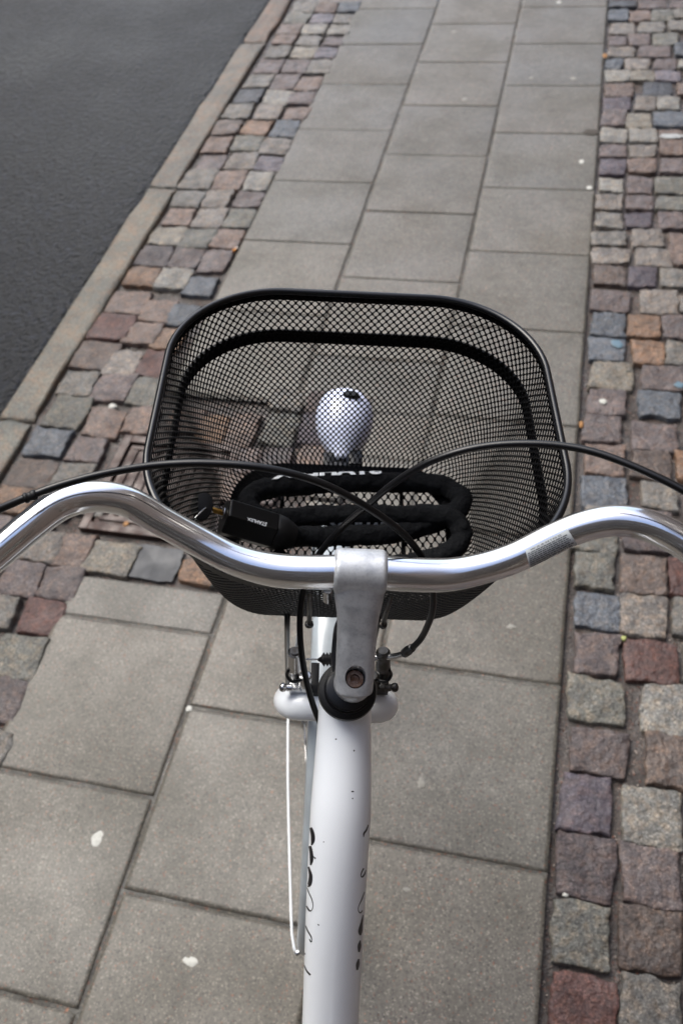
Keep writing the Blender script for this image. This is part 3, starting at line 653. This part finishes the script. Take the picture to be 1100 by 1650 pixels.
def wheel(cen, front):
    w = empty_part = MB(); n = 120
    pts = [cen + Vector((0, math.cos(2 * math.pi * k / n), math.sin(2 * math.pi * k / n))) * (WR - .018) for k in range(n)]
    for i, p_ in enumerate(pts): pts[i] = cen + Vector((0, math.cos(2 * math.pi * i / n), math.sin(2 * math.pi * i / n))) * (WR - .018)
    mb = MB(); v = []; f = []; m_ = 14
    for i in range(n):
        a = 2 * math.pi * i / n; o_ = Vector((0, math.cos(a), math.sin(a)))
        for k in range(m_):
            b = 2 * math.pi * k / m_; v.append(cen + o_ * (WR - .018 + .018 * math.cos(b)) + Vector((.0185 * math.sin(b), 0, 0)))
    for i in range(n):
        for k in range(m_): f.append((i * m_ + k, i * m_ + (k + 1) % m_, ((i + 1) % n) * m_ + (k + 1) % m_, ((i + 1) % n) * m_ + k))
    mb.add(v, f); ty = mb.build('wheel', M['rubber'], bike)
    mb = MB(); v = []; f = []; pr = [(-.011, 0), (.011, 0), (.012, -.012), (.004, -.019), (-.004, -.019), (-.012, -.012)]
    for i in range(n):
        a = 2 * math.pi * i / n; o_ = Vector((0, math.cos(a), math.sin(a)))
        for x, r_ in pr: v.append(cen + o_ * (WR - .034 + r_) + Vector((x, 0, 0)))
    for i in range(n):
        for k in range(6): f.append((i * 6 + k, i * 6 + (k + 1) % 6, ((i + 1) % n) * 6 + (k + 1) % 6, ((i + 1) % n) * 6 + k))
    mb.add(v, f); mb.build('rim', M['steel'], ty, sharp=30)
    mb = MB()
    for k in range(36):
        a = 2 * math.pi * k / 36; b = a + (.5 if k % 4 < 2 else -.5); sx = .03 if k % 2 else -.03
        cyl(mb, cen + Vector((sx, .02 * math.cos(b), .02 * math.sin(b))), cen + Vector((0, math.cos(a) * (WR - .05), math.sin(a) * (WR - .05))), .0010, 6)
    mb.build('spokes', M['steel'], ty)
    mb = MB(); lathe(mb, cen + Vector((-.05, 0, 0)), (1, 0, 0), [(0, .005), (.014, .006), (.015, .022), (.019, .022), (.02, .014), (.08, .014), (.081, .022), (.085, .022), (.086, .006), (.1, .005)], 24)
    mb.build('hub', M['steel'], ty, sharp=30)
wheel(hubc, True); wheel(Vector((0, -.95, .35)), False)
def guard(cen, a0, a1, name='mudguard'):
    mb = MB(); n = 90; m_ = 12; v = []; f = []
    for i in range(n + 1):
        a = math.radians(a0 + (a1 - a0) * i / n); o_ = Vector((0, math.cos(a), math.sin(a)))
        for k in range(m_ + 1):
            t = -1 + 2 * k / m_; v.append(cen + o_ * (WR + .022 - .014 * t * t - .004 * t ** 6) + Vector((.0255 * math.sin(t * 1.45) / math.sin(1.45), 0, 0)))
    for i in range(n):
        for k in range(m_): f.append((i * (m_ + 1) + k, i * (m_ + 1) + k + 1, (i + 1) * (m_ + 1) + k + 1, (i + 1) * (m_ + 1) + k))
    mb.add(v, f); o = mb.build(name, M['whitem'], bike); s = o.modifiers.new('s', 'SOLIDIFY'); s.thickness = .0012; return o
mg = guard(hubc, 62, 203)
stays = []
for sx in (-1, 1):
    st = MB(); e_ = Vector(PZ(478, 1537, .26)) if sx < 0 else Vector((.027, PZ(478, 1537, .26)[1], .26))
    mid = Vector(P(468, 1400, 1.44)) if sx < 0 else None
    h0 = hubc + Vector((sx * .058, -.006, 0))
    pts = [h0, h0.lerp(e_, .3) + Vector((sx * .004, 0, 0)), h0.lerp(e_, .7) + Vector((sx * .006, 0, .0)), h0.lerp(e_, .93) + Vector((sx * .006, 0, 0)), e_ + Vector((sx * .001, 0, -.002))]
    sweep(st, pts, .0021, n=10, step=.01)
    st.build('mudguard_stay', M['white'], mg)
    cp = MB(); cyl(cp, e_ + Vector((sx * .002, 0, 0)), e_ + Vector((-sx * .006, .004, .002)), .0042, 12); cp.build('stay_clip', M['steel'], mg)
    st = MB(); tp = Vector((sx * .028, .47, .35 + math.sqrt(.365 ** 2 - .135 ** 2)))
    sweep(st, [h0, h0.lerp(tp, .5) + Vector((sx * .004, 0, 0)), tp], .0022, n=10, step=.01); st.build('mudguard_stay', M['whitem'], mg)
    st = MB(); cyl(st, h0 + Vector((sx * -.006, .006, 0)), h0 + Vector((sx * .004, .006, 0)), .007, 6); st.build('axle_nut', M['steel'], mg)
guard(Vector((0, -.95, .35)), 20, 200, 'mudguard')

# --- brakes on the fork
def V3(*a): return Vector(P(*a))
for sx, X in ((-1, lambda x: x), (1, lambda x: 1092 - x)):
    root = MB()                                         # brake arm: flat bar from boss to cable anchor
    a0 = V3(X(477), 1104, .845); a1 = V3(X(476), 1063, .815)
    sweep(root, [a0 + Vector((0, 0, -.02)), a0, a0.lerp(a1, .5) + Vector((sx * .003, .003, 0)), a1], .0058, n=12, step=.004, rad=lambda s, a, p: .0064 * (1 - .25 * s))
    br = root.build('brake', M['dsteel'] if sx > 0 else M['steel'], bike)
    q = MB(); cyl(q, V3(X(475), 1078, .806), V3(X(475), 1050, .786), .0066, 20, ch=.0015); q.build('cable_anchor', M['steel'] if sx < 0 else M['dsteel'], br, sharp=30)
    q = MB(); cyl(q, V3(X(475), 1052, .788), V3(X(475), 1048, .786), .0056, 16, ch=.001); q.build('anchor_cap', M['dsteel'], br, sharp=30)
    q = MB(); cyl(q, V3(X(492), 1108, .832), V3(X(492), 1088, .818), .0062, 20, ch=.001); box(q, V3(X(480), 1106, .838), (.008, .006, .006)); q.build('boss', M['steel'] if sx < 0 else M['dsteel'], br, bevel=.001)
    q = MB(); box(q, V3(X(507), 1096, .842), (.004, .016, .006)); cyl(q, V3(X(498), 1098, .836), V3(X(480), 1100, .836), .004, 12); q.build('brake_pad', M['rubber'], br, bevel=.002)
    q = MB(); cyl(q, V3(X(462), 1108, .832), V3(X(472), 1108, .832), .0035, 14); lathe(q, V3(X(450), 1107, .832), V3(X(462), 1108, .832) - V3(X(450), 1107, .832), [(0, .001), (.001, .0035), (.003, .0046), (.0055, .0042), (.007, .003)], 16)
    q.build('pivot_bolt', M['steel'] if sx < 0 else M['dsteel'], br, sharp=40)
    q = MB(); sweep(q, [V3(X(466), 1078, .80), V3(X(462), 1088, .808), V3(X(470), 1098, .81), V3(X(485), 1096, .815)], .0016, n=8, step=.003); q.build('return_spring', M['black'], br)
lw = MB(); cyl(lw, V3(468, 1061.5, .790), V3(517, 1063, .790), .0009, 8); lw.build('brake_wire', M['steel'], bike)
bt = MB(); b0 = V3(512, 1063, .790); b1 = V3(545, 1062, .790)
lathe(bt, b0, b1 - b0, [(0, .0012), (.003, .003), (.0055, .0066), (.007, .0042), (.0085, .0066), (.010, .0042), (.0115, .0066), (.013, .0046), (.020, .0046)], 24); bt.build('wire_boot', M['rubber'], bike)
nd = MB(); sweep(nd, [V3(560, 1061, .79), V3(600, 1060, .79), V3(630, 1058, .785), V3(648, 1054, .775), V3(657, 1048, .768)], .0028, n=14, step=.003); ndo = nd.build('brake_noodle', M['steel'], bike)

# --- cables
c1 = [P(-60, 842, .56), P(0, 820, .575), P(45, 801, .585), P(100, 781, .59), P(170, 763, .595), P(250, 750, .60), P(330, 746.5, .60), P(420, 753, .60), P(500, 772, .605), P(560, 799, .615), P(615, 833, .63), P(655, 866, .65), P(683, 905, .672),
      P(696, 945, .69), P(696, 985, .71), P(682, 1022, .74), P(668, 1040, .755), P(656, 1049, .768)]
mb = MB(); sweep(mb, c1, .0028, n=14, step=.004); cA = mb.build('brake_cable', M['cable'], bike)
mb = MB(); d_ = P(60, 796, .586) - P(30, 807, .583); lathe(mb, P(38, 804, .584), d_, [(0, .0026), (.0008, .0036), (.0026, .0040), (.003, .0033), (.0055, .0033), (.006, .0038), (.0085, .0038), (.0092, .0028)], 18); mb.build('cable_ferrule', M['rubber'], cA)
mb = MB(); d_ = P(668, 1040, .755) - P(652, 1052, .772); lathe(mb, P(651, 1053, .772), d_, [(0, .003), (.001, .0042), (.009, .0044), (.0105, .0038), (.016, .0038), (.017, .003)], 18); mb.build('cable_ferrule', M['dsteel'], cA)
c2 = [P(1160, 830, .56), P(1100, 790, .57), P(1030, 756, .58), P(965, 731, .59), P(910, 719, .598), P(850, 715, .605), P(790, 718, .612), P(735, 729, .618), P(680, 750, .63), P(630, 782, .645), P(590, 816, .66), P(555, 846, .672), P(522, 882, .688), P(498, 920, .70),
      P(487, 960, .712), P(483, 1000, .722), P(485, 1045, .732), P(493, 1095, .742), P(505, 1138, .752), P(517, 1168, .762), P(532, 1200, .785)]
mb = MB(); sweep(mb, c2, .0027, n=14, step=.004); mb.build('brake_cable', M['cable'], bike)

# --- basket
BK = dict(zt=1.20, zb=.962, cy_t=.221, cy_b=.268, hx_t=.1765, hy_t=.170, hx_b=.136, hy_b=.108, r_t=.105, r_b=.06)
def rrect(t, hx, hy, r, rb=None):
    """point at fraction t of the perimeter, starting mid back; equal share per straight and corner so walls stay regular"""
    rb = rb or r; fk = [rb, r, r, rb]                    # corner radii: back right, front right, front left, back left
    L = [2 * (hx - rb), math.pi * rb / 2, 2 * hy - r - rb, math.pi * r / 2, 2 * (hx - r), math.pi * r / 2, 2 * hy - r - rb, math.pi * rb / 2]
    tot = sum(L); s = ((t % 1.0) * tot + (hx - rb)) % tot
    cs = [(hx - rb, -hy + rb, -90), (hx - r, hy - r, 0), (-hx + r, hy - r, 90), (-hx + rb, -hy + rb, 180)]
    st = [(-hx + rb, -hy, 1, 0), (hx, -hy + rb, 0, 1), (hx - r, hy, -1, 0), (-hx, hy - r, 0, -1)]
    for k in range(4):
        if s <= L[2 * k]: return st[k][0] + st[k][2] * s, st[k][1] + st[k][3] * s
        s -= L[2 * k]
        if s <= L[2 * k + 1]:
            q = fk[k]; a = math.radians(cs[k][2]) + s / q; return cs[k][0] + q * math.cos(a), cs[k][1] + q * math.sin(a)
        s -= L[2 * k + 1]
    return st[0][0], st[0][1]
def wall(t, v, off=0.):
    w = v ** .85; e = .018 * max(0., 1 - v / .10) ** 2
    hx = BK['hx_b'] + (BK['hx_t'] - BK['hx_b']) * w - e + off; hy = BK['hy_b'] + (BK['hy_t'] - BK['hy_b']) * w - e + off
    r = BK['r_b'] + (BK['r_t'] - BK['r_b']) * w; cy = BK['cy_b'] + (BK['cy_t'] - BK['cy_b']) * w
    x, y = rrect(t, hx, hy, r, .058 + .060 * w); z = BK['zb'] + (BK['zt'] - BK['zb']) * v
    return (x + .002, y + cy, z + .010 * x)      # the basket sits a touch askew
def diamonds(N, Mr, fn, sc=.825, keep=None, wrap=True):
    V = []; F = []; vid = {}
    def key(a, b):
        k_ = (a % (2 * N) if wrap else a, b)
        if k_ not in vid: vid[k_] = len(V); V.append(fn(k_[0] / (2 * N), b / (2 * Mr)))
        return vid[k_]
    corners = [(-1, 0), (0, -1), (1, 0), (0, 1)]
    for j in range(0, 2 * Mr + 1):
        for i in range(0, 2 * N if wrap else 2 * N + 1):
            if (i + j) % 2: continue
            if keep and not keep(i / (2 * N), j / (2 * Mr)): continue
            if j == 0 or j == 2 * Mr:                    # half cells along the edges
                continue
            cs = [(i + c[0], j + c[1]) for c in corners]; oc = [key(*c) for c in cs]; inn = []
            for q in range(4):                          # two points near each corner: a rounded hole
                c0 = corners[q]; cp = corners[q - 1]; cn = corners[(q + 1) % 4]
                for oth in (cp, cn):
                    x = (c0[0] * .76 + oth[0] * .24) * sc * 1.04; y = (c0[1] * .76 + oth[1] * .24) * sc * 1.04
                    inn.append(len(V)); V.append(fn((i + x) / (2 * N), (j + y) / (2 * Mr)))
            for q in range(4):
                a0, a1 = inn[2 * q], inn[2 * q + 1]; n0 = inn[(2 * q + 2) % 8]
                F.append((oc[q], a1, a0)); F.append((oc[q], oc[(q + 1) % 4], n0, a1))
    return V, F
bkt = MB(); bkt_pts = [wall(k / 160, 1.0) for k in range(160)]
def closed_sweep(mb, pts, r, n=14):
    P_ = np.array(pts); Tn = np.roll(P_, -1, 0) - np.roll(P_, 1, 0); Tn /= np.linalg.norm(Tn, axis=1)[:, None]; v = []; f = []; N = len(P_)
    for i in range(N):
        up = np.array([0, 0, 1.]); A = np.cross(Tn[i], up); A /= np.linalg.norm(A); Bn = np.cross(A, Tn[i])
        for k in range(n): a = 2 * math.pi * k / n; v.append(P_[i] + (A * math.cos(a) + Bn * math.sin(a)) * r)
    for i in range(N):
        for k in range(n): f.append((i * n + k, i * n + (k + 1) % n, ((i + 1) % N) * n + (k + 1) % n, ((i + 1) % N) * n + k))
    mb.add(v, f)
V, F = diamonds(150, 27, lambda a, b: wall(a, b))
basket = mesh_obj('basket', V, F, M['bmesh'], bike, smooth=False); s = basket.modifiers.new('s', 'SOLIDIFY'); s.thickness = .0011; s.offset = 0
closed_sweep(bkt, bkt_pts, .0034); bkt.build('rim', mat('rim coat', rgb(10, 11, 14), rough=.28, spec=.4), basket)
# flat strengthening band below the rim and the solid edge strips
def band(v0, v1, off, name):
    mb = MB(); n = 160; v = []; f = []
    for k in range(n):
        v += [wall(k / n, v0, off), wall(k / n, v1, off), wall(k / n, v1, off + .0012), wall(k / n, v0, off + .0012)]
    for k in range(n):
        a, b = k * 4, ((k + 1) % n) * 4
        for q in range(4): f.append((a + q, a + (q + 1) % 4, b + (q + 1) % 4, b + q))
    mb.add(v, f); return mb.build(name, M['bmesh'], basket, sharp=40)
band(.735, .800, .0012, 'band'); band(.955, .985, .0008, 'top_strip'); band(.0, .03, .0006, 'bottom_edge')
def floor_fn(a, b):
    x = -.150 + .300 * a; y = -.13 + .26 * b; return (x + .002, y + BK['cy_b'], BK['zb'] + .0005 + .010 * x)
def floor_keep(a, b):
    x = abs(-.150 + .300 * a); y = abs(-.13 + .26 * b); hx, hy, r = BK['hx_b'] - .016, BK['hy_b'] - .016, .045
    if x > hx or y > hy: return False
    if x > hx - r and y > hy - r: return (x - hx + r) ** 2 + (y - hy + r) ** 2 < r * r
    return True
V, F = diamonds(32, 15, floor_fn, sc=.85, keep=floor_keep, wrap=False)
fl = mesh_obj('floor_mesh', V, F, M['bmesh'], basket, smooth=False); s = fl.modifiers.new('s', 'SOLIDIFY'); s.thickness = .0011; s.offset = 0
# wires: floor ring, bracing under the floor, back hanger plate
fw = MB(); closed_sweep(fw, [tuple(np.array(wall(k / 120, .0, 0)) + np.array([0, 0, -.001])) for k in range(120)], .0022, 8)
for x in (-.07, .07): cyl(fw, (x, .165, .957), (x, .372, .957), .0024, 8)
fw.build('floor_ring', M['bmesh'], basket)
for x, px in ((-.07, 463), (.07, 611)):
    r_ = MB(); a = Vector(P(px, 985, .865)); b = hubc + Vector((x * .85, 0, 0)); sweep(r_, [a + Vector((0, .05, .004)), a + Vector((0, .012, .0)), a + Vector((0, 0, -.03)), a.lerp(b, .5), b], .0030, n=10, step=.01); r_.build('support_rod', M['black'], basket)
# bracket strap from the headset nut to the basket back
bp = MB(); s0 = ring - AX * .009; pl = [s0 + Vector((-.006, -.002, .0)), s0 + Vector((-.0105, .022, .004)), Vector(P(545, 1010, .715)), Vector(P(558, 985, .735)), Vector(P(560, 960, .75))]
Q = resample([np.array(p_) for p_ in pl], .004); v = []; f = []
for i, q in enumerate(Q):
    w = .0105
    for dx, dz in ((-w, 0), (w, 0), (w, -.0025), (-w, -.0025)): v.append((q[0] + dx + .007, q[1], q[2] + dz))
for i in range(len(Q) - 1):
    for k in range(4): f.append((i * 4 + k, i * 4 + (k + 1) % 4, (i + 1) * 4 + (k + 1) % 4, (i + 1) * 4 + k))
bp.add(v, f + [(0, 1, 2, 3), tuple(len(v) - 4 + k for k in (3, 2, 1, 0))]); bp.build('bracket_strap', M['black'], basket, sharp=30)
for (xa, ya, xb, yb) in ((499, 950, 498, 1004), (631, 955, 617, 1005)):
    b_ = MB(); a = Vector(P(xa, ya, .745)); c_ = Vector(P(xb, yb, .80)); cyl(b_, a, c_, .0022, 12); lathe(b_, c_, c_ - a, [(0, .0022), (.001, .004), (.003, .0042), (.0045, .002)], 12); b_.build('hanger_rod', M['dsteel'], basket)

# --- headlamp hung below the basket front
lamp_tail = Vector((-.001, .398, .945)); lax = Vector((.035, 1, .10)).normalized()
shell = [(0, .009), (.004, .0115), (.012, .0150), (.022, .0225), (.034, .0295), (.046, .0340), (.058, .0364), (.069, .0372), (.080, .0362), (.088, .0340), (.094, .0310)]
mb = MB(); lathe(mb, lamp_tail, lax, shell, 48)
lamp = mb.build('headlamp', mat('lamp shell', rgb(205, 212, 236), rough=.25, coat=.6), bike, sharp=60)
mb = MB(); lathe(mb, lamp_tail + lax * .0942, lax, [(0, .0300), (.004, .0255), (.009, .0180), (.014, .010), (.017, .003)], 40); mb.build('lens', mat('lens', rgb(235, 240, 238), rough=.08, coat=1), lamp)
mb = MB(); sw = lamp_tail + lax * .074 + Vector((.006, 0, .0350)); lathe(mb, sw, (.1, .12, 1), [(0, .0085), (.003, .0082), (.0045, .0070), (.0048, .001)], 24)
mb.v = [(sw.x + (x - sw.x) * 1.25, sw.y + (y - sw.y) * .8, z) for x, y, z in mb.v]; mb.build('switch', M['rubber'], lamp, sharp=30)
mb = MB(); box(mb, lamp_tail + Vector((.017, .0, -.002)), (.0085, .012, .012)); box(mb, lamp_tail + Vector((-.016, -.002, -.002)), (.007, .010, .010)); box(mb, lamp_tail + Vector((0, -.016, .002)), (.022, .008, .006)); cyl(mb, lamp_tail + Vector((0, -.05, .01)), lamp_tail + Vector((0, 0, 0)), .006, 12)
mb.build('lamp_bracket', M['black'], lamp, bevel=.002)

# saddle behind the rider's view
sm = MB(); v = []; f = []; n = 20
for i in range(14):
    t = i / 13; y = -.66 - .27 * t; w = .02 + .065 * max(0, t - .25) ** 1.1 * 1.35; z = .955 + .02 * abs(t - .45)
    for k in range(n): a = 2 * math.pi * k / n; v.append((w * math.cos(a), y, z + .022 * math.sin(a)))
for i in range(13):
    for k in range(n): f.append((i * n + k, i * n + (k + 1) % n, (i + 1) * n + (k + 1) % n, (i + 1) * n + k))
f += [tuple(range(n - 1, -1, -1)), tuple(range(13 * n, 14 * n))]; sm.add(v, f); sm.build('saddle', M['rubber'], bike)
mb = MB(); cyl(mb, (0, -.80, .78), (0, -.815, .94), .0135); mb.build('seatpost', M['steel'], bike)

# ================================================================ chain lock in the basket
lock = empty('bicycle_lock', 'black fabric-sleeved chain lock with key in its cylinder, coiled on the basket floor', 'bicycle lock')
lock.matrix_world = MW
cloth = mat('nylon sleeve', rgb(15, 16, 18), rough=.9, spec=.12, bump=[(1400, .35, .0006), (120, .8, .004), (45, .9, .008)], mottle=[(40, .45, .65, (.7, .7, .72))])
ZF = BK['zb'] + .0135
S3 = [(450, 860, .030), (470, 864, .022), (505, 865, .010), (560, 863, .003), (620, 860, .0), (672, 850, -.001), (712, 836, .002), (738, 820, .008), (742, 803, .010), (722, 786, .006), (690, 779, .002), (640, 777, 0), (580, 778, 0), (520, 780, 0), (470, 783, .001), (428, 788, .004), (404, 800, .008), (402, 820, .010), (424, 834, .010),
      (460, 836, .010), (500, 832, .009), (560, 830, .008), (620, 830, .008), (680, 829, .010), (722, 832, .014), (740, 848, .012), (742, 870, .006), (722, 890, .002), (680, 904, 0), (620, 915, 0), (540, 922, .002), (470, 915, .006), (440, 895, .010)]
chp = [PZ(x, y, ZF + dz) for x, y, dz in S3]
def crad(s, a, p):
    return .0116 + .0015 * noise.noise(Vector((p[0] * 75, p[1] * 75, math.sin(a) * 1.5))) + .0012 * noise.noise(Vector((p[0] * 28, p[1] * 130, math.cos(a) * 1.2 + 4))) + .0009 * noise.noise(Vector((p[0] * 170, p[1] * 170, math.cos(a) * 2)))
mb = MB(); SP = sweep(mb, chp, .0115, n=40, step=.0022, rad=crad); slv = mb.build('chain_sleeve', cloth, lock)
# woven white lettering on the sleeve
T_, A_, B_ = frames(SP); cum = np.concatenate([[0], np.cumsum(np.linalg.norm(np.diff(SP, axis=0), axis=1))])
def sleeve_text(s, x_from, x_to, near_py, ang_c, ang_h, name, lo, hi):
    """text runs from x_from to x_to (bicycle frame, metres); ang_c: centre angle above horizontal, seen from +Y side"""
    tv, tf = text_mesh(s, font_bold=.05); idx = [i for i in range(len(SP)) if abs(SP[i][1] - near_py) < .014 and lo < i / len(SP) < hi]
    xs = np.array([SP[i][0] for i in idx]); o_ = np.argsort(xs); xs = xs[o_]; ii = np.array(idx)[o_]; vs = []
    for a in tv:
        x = x_from + (x_to - x_from) * a[0]; y = np.interp(x, xs, SP[ii][:, 1]); z = np.interp(x, xs, SP[ii][:, 2])
        th = ang_c + ang_h * (a[1] - .5); r = .0136
        vs.append((x, y + r * math.cos(th), z + r * math.sin(th)))
    return mesh_obj(name, vs, tf, M['thread'], slv)
M['thread'] = mat('white thread', rgb(215, 218, 220), rough=.8)
y1_ = PZ(560, 780, ZF)[1]; y2_ = PZ(560, 829, ZF)[1]
xa_, xb_ = PZ(614, 760, ZF + .01)[0], PZ(440, 756, ZF + .01)[0]
sleeve_text('STAHLEX', xa_, xb_, y1_, math.radians(47), math.radians(-78), 'sleeve_lettering', .30, .54)
xa_, xb_ = PZ(640, 845, ZF)[0], PZ(530, 845, ZF)[0]
tv_, tf_ = None, None
sleeve_text('STAHLEX', xa_, xb_, y2_, math.radians(196), math.radians(-60), 'sleeve_lettering', .60, .82)

# lock cylinder: six-sided barrel
A0 = Vector(PZ(360, 832, ZF + .058)); A1 = Vector(PZ(440, 856, ZF + .036)); ad = (A1 - A0).normalized()
mb = MB(); n = 6; x_, y_, d_ = frame_of(ad); v = []; f = []
L0 = (A1 - A0).length
for s, r in ((0, .0190), (.0015, .0208), (L0 - .0015, .0208), (L0, .0190)):
    for k in range(n): a = math.pi / 3 * k + math.radians(2); v.append(A0 + ad * s + (x_ * math.cos(a) + y_ * math.sin(a)) * r)
for i in range(3):
    for k in range(n): f.append((i * n + k, i * n + (k + 1) % n, (i + 1) * n + (k + 1) % n, (i + 1) * n + k))
f += [tuple(range(n - 1, -1, -1)), tuple(range(3 * n, 4 * n))]
mb.add(v, f); lc = mb.build('lock_cylinder', mat('lock body', rgb(8, 8, 9), rough=.3, spec=.3, bump=[(300, .08, .0005)]), lock, smooth=False, bevel=.0012)
mb = MB(); lathe(mb, A1 - ad * .001, ad, [(0, .0185), (.003, .0195), (.012, .0180), (.024, .0132)], 24); mb.build('sleeve_collar', M['rubber'], lc, sharp=35)
bvl = bvh_of(lc)
tv, tf = text_mesh('STAHLEX', font_bold=.02)
TQ = [(428.5, 848.5), (399, 838.5), (398, 833.5), (430.5, 842.5)]      # upside down for the rider: the S sits on the right
mb = MB(); pts = []; ok = True
for a in tv:
    u_, w_ = a[0], a[1]; (x0, y0), (x1, y1), (x2, y2), (x3, y3) = TQ
    x = (1 - w_) * ((1 - u_) * x3 + u_ * x2) + w_ * ((1 - u_) * x0 + u_ * x1); y = (1 - w_) * ((1 - u_) * y3 + u_ * y2) + w_ * ((1 - u_) * y0 + u_ * y1)
    q = cast(bvl, x, y, .0002); pts.append(q if q is not None else Vector((0, 0, 0))); ok = ok and q is not None
print('lock text ok', ok)
mb.add(pts, tf); mb.build('lock_lettering', M['thread'], lc)
# key, its brass keyway and ring
kw = A0 - ad * .0002 + Vector((0, .002, .003)); mb = MB(); lathe(mb, kw, -ad, [(0, .0062), (.0008, .0060), (.001, .001)], 24); mb.build('keyway', M['steel'], lc, sharp=30)
ky = MB(); brass = mat('brass', rgb(190, 150, 80), rough=.3, metal=1)
box(ky, kw - ad * .006, (.0052, .0011, .0036), Matrix((ad, Vector((0, 0, 1)).cross(ad).normalized(), Vector((0, 0, 1)))).transposed()); key = ky.build('key', brass, lock, bevel=.0003)
kh = MB(); pts = []; vw = (Vector(CL) - kw).normalized(); nn = (vw + Vector((0, .25, 0))).normalized(); e1 = (ad - nn * ad.dot(nn)).normalized(); e2 = nn.cross(e1)
kc = kw - ad * .0235
for zz in (-.0022, .0022):
    for k in range(24):
        a = 2 * math.pi * k / 24; pts.append(kc + nn * zz + e1 * .0115 * math.cos(a) + e2 * .0145 * math.sin(a) * (1 + .12 * math.cos(a)))
kh.add(pts, [tuple(range(23, -1, -1)), tuple(range(24, 48))] + [(k, (k + 1) % 24, 24 + (k + 1) % 24, 24 + k) for k in range(24)]); kh.build('key_head', M['rubber'], key, bevel=.0006)
kr = MB(); rc = kc - ad * .002 + Vector((0, -.012, -.002)); pr = []
for q in range(49):
    a = 2 * math.pi * q / 24; pr.append(rc + ad * (.006 * math.cos(a) + .0003 * q / 24) + e2 * (.011 * math.cos(a)) + nn * (.009 * math.sin(a)))
sweep(kr, pr, .0008, n=8, raw=True); kr.build('key_ring', M['steel'], key)
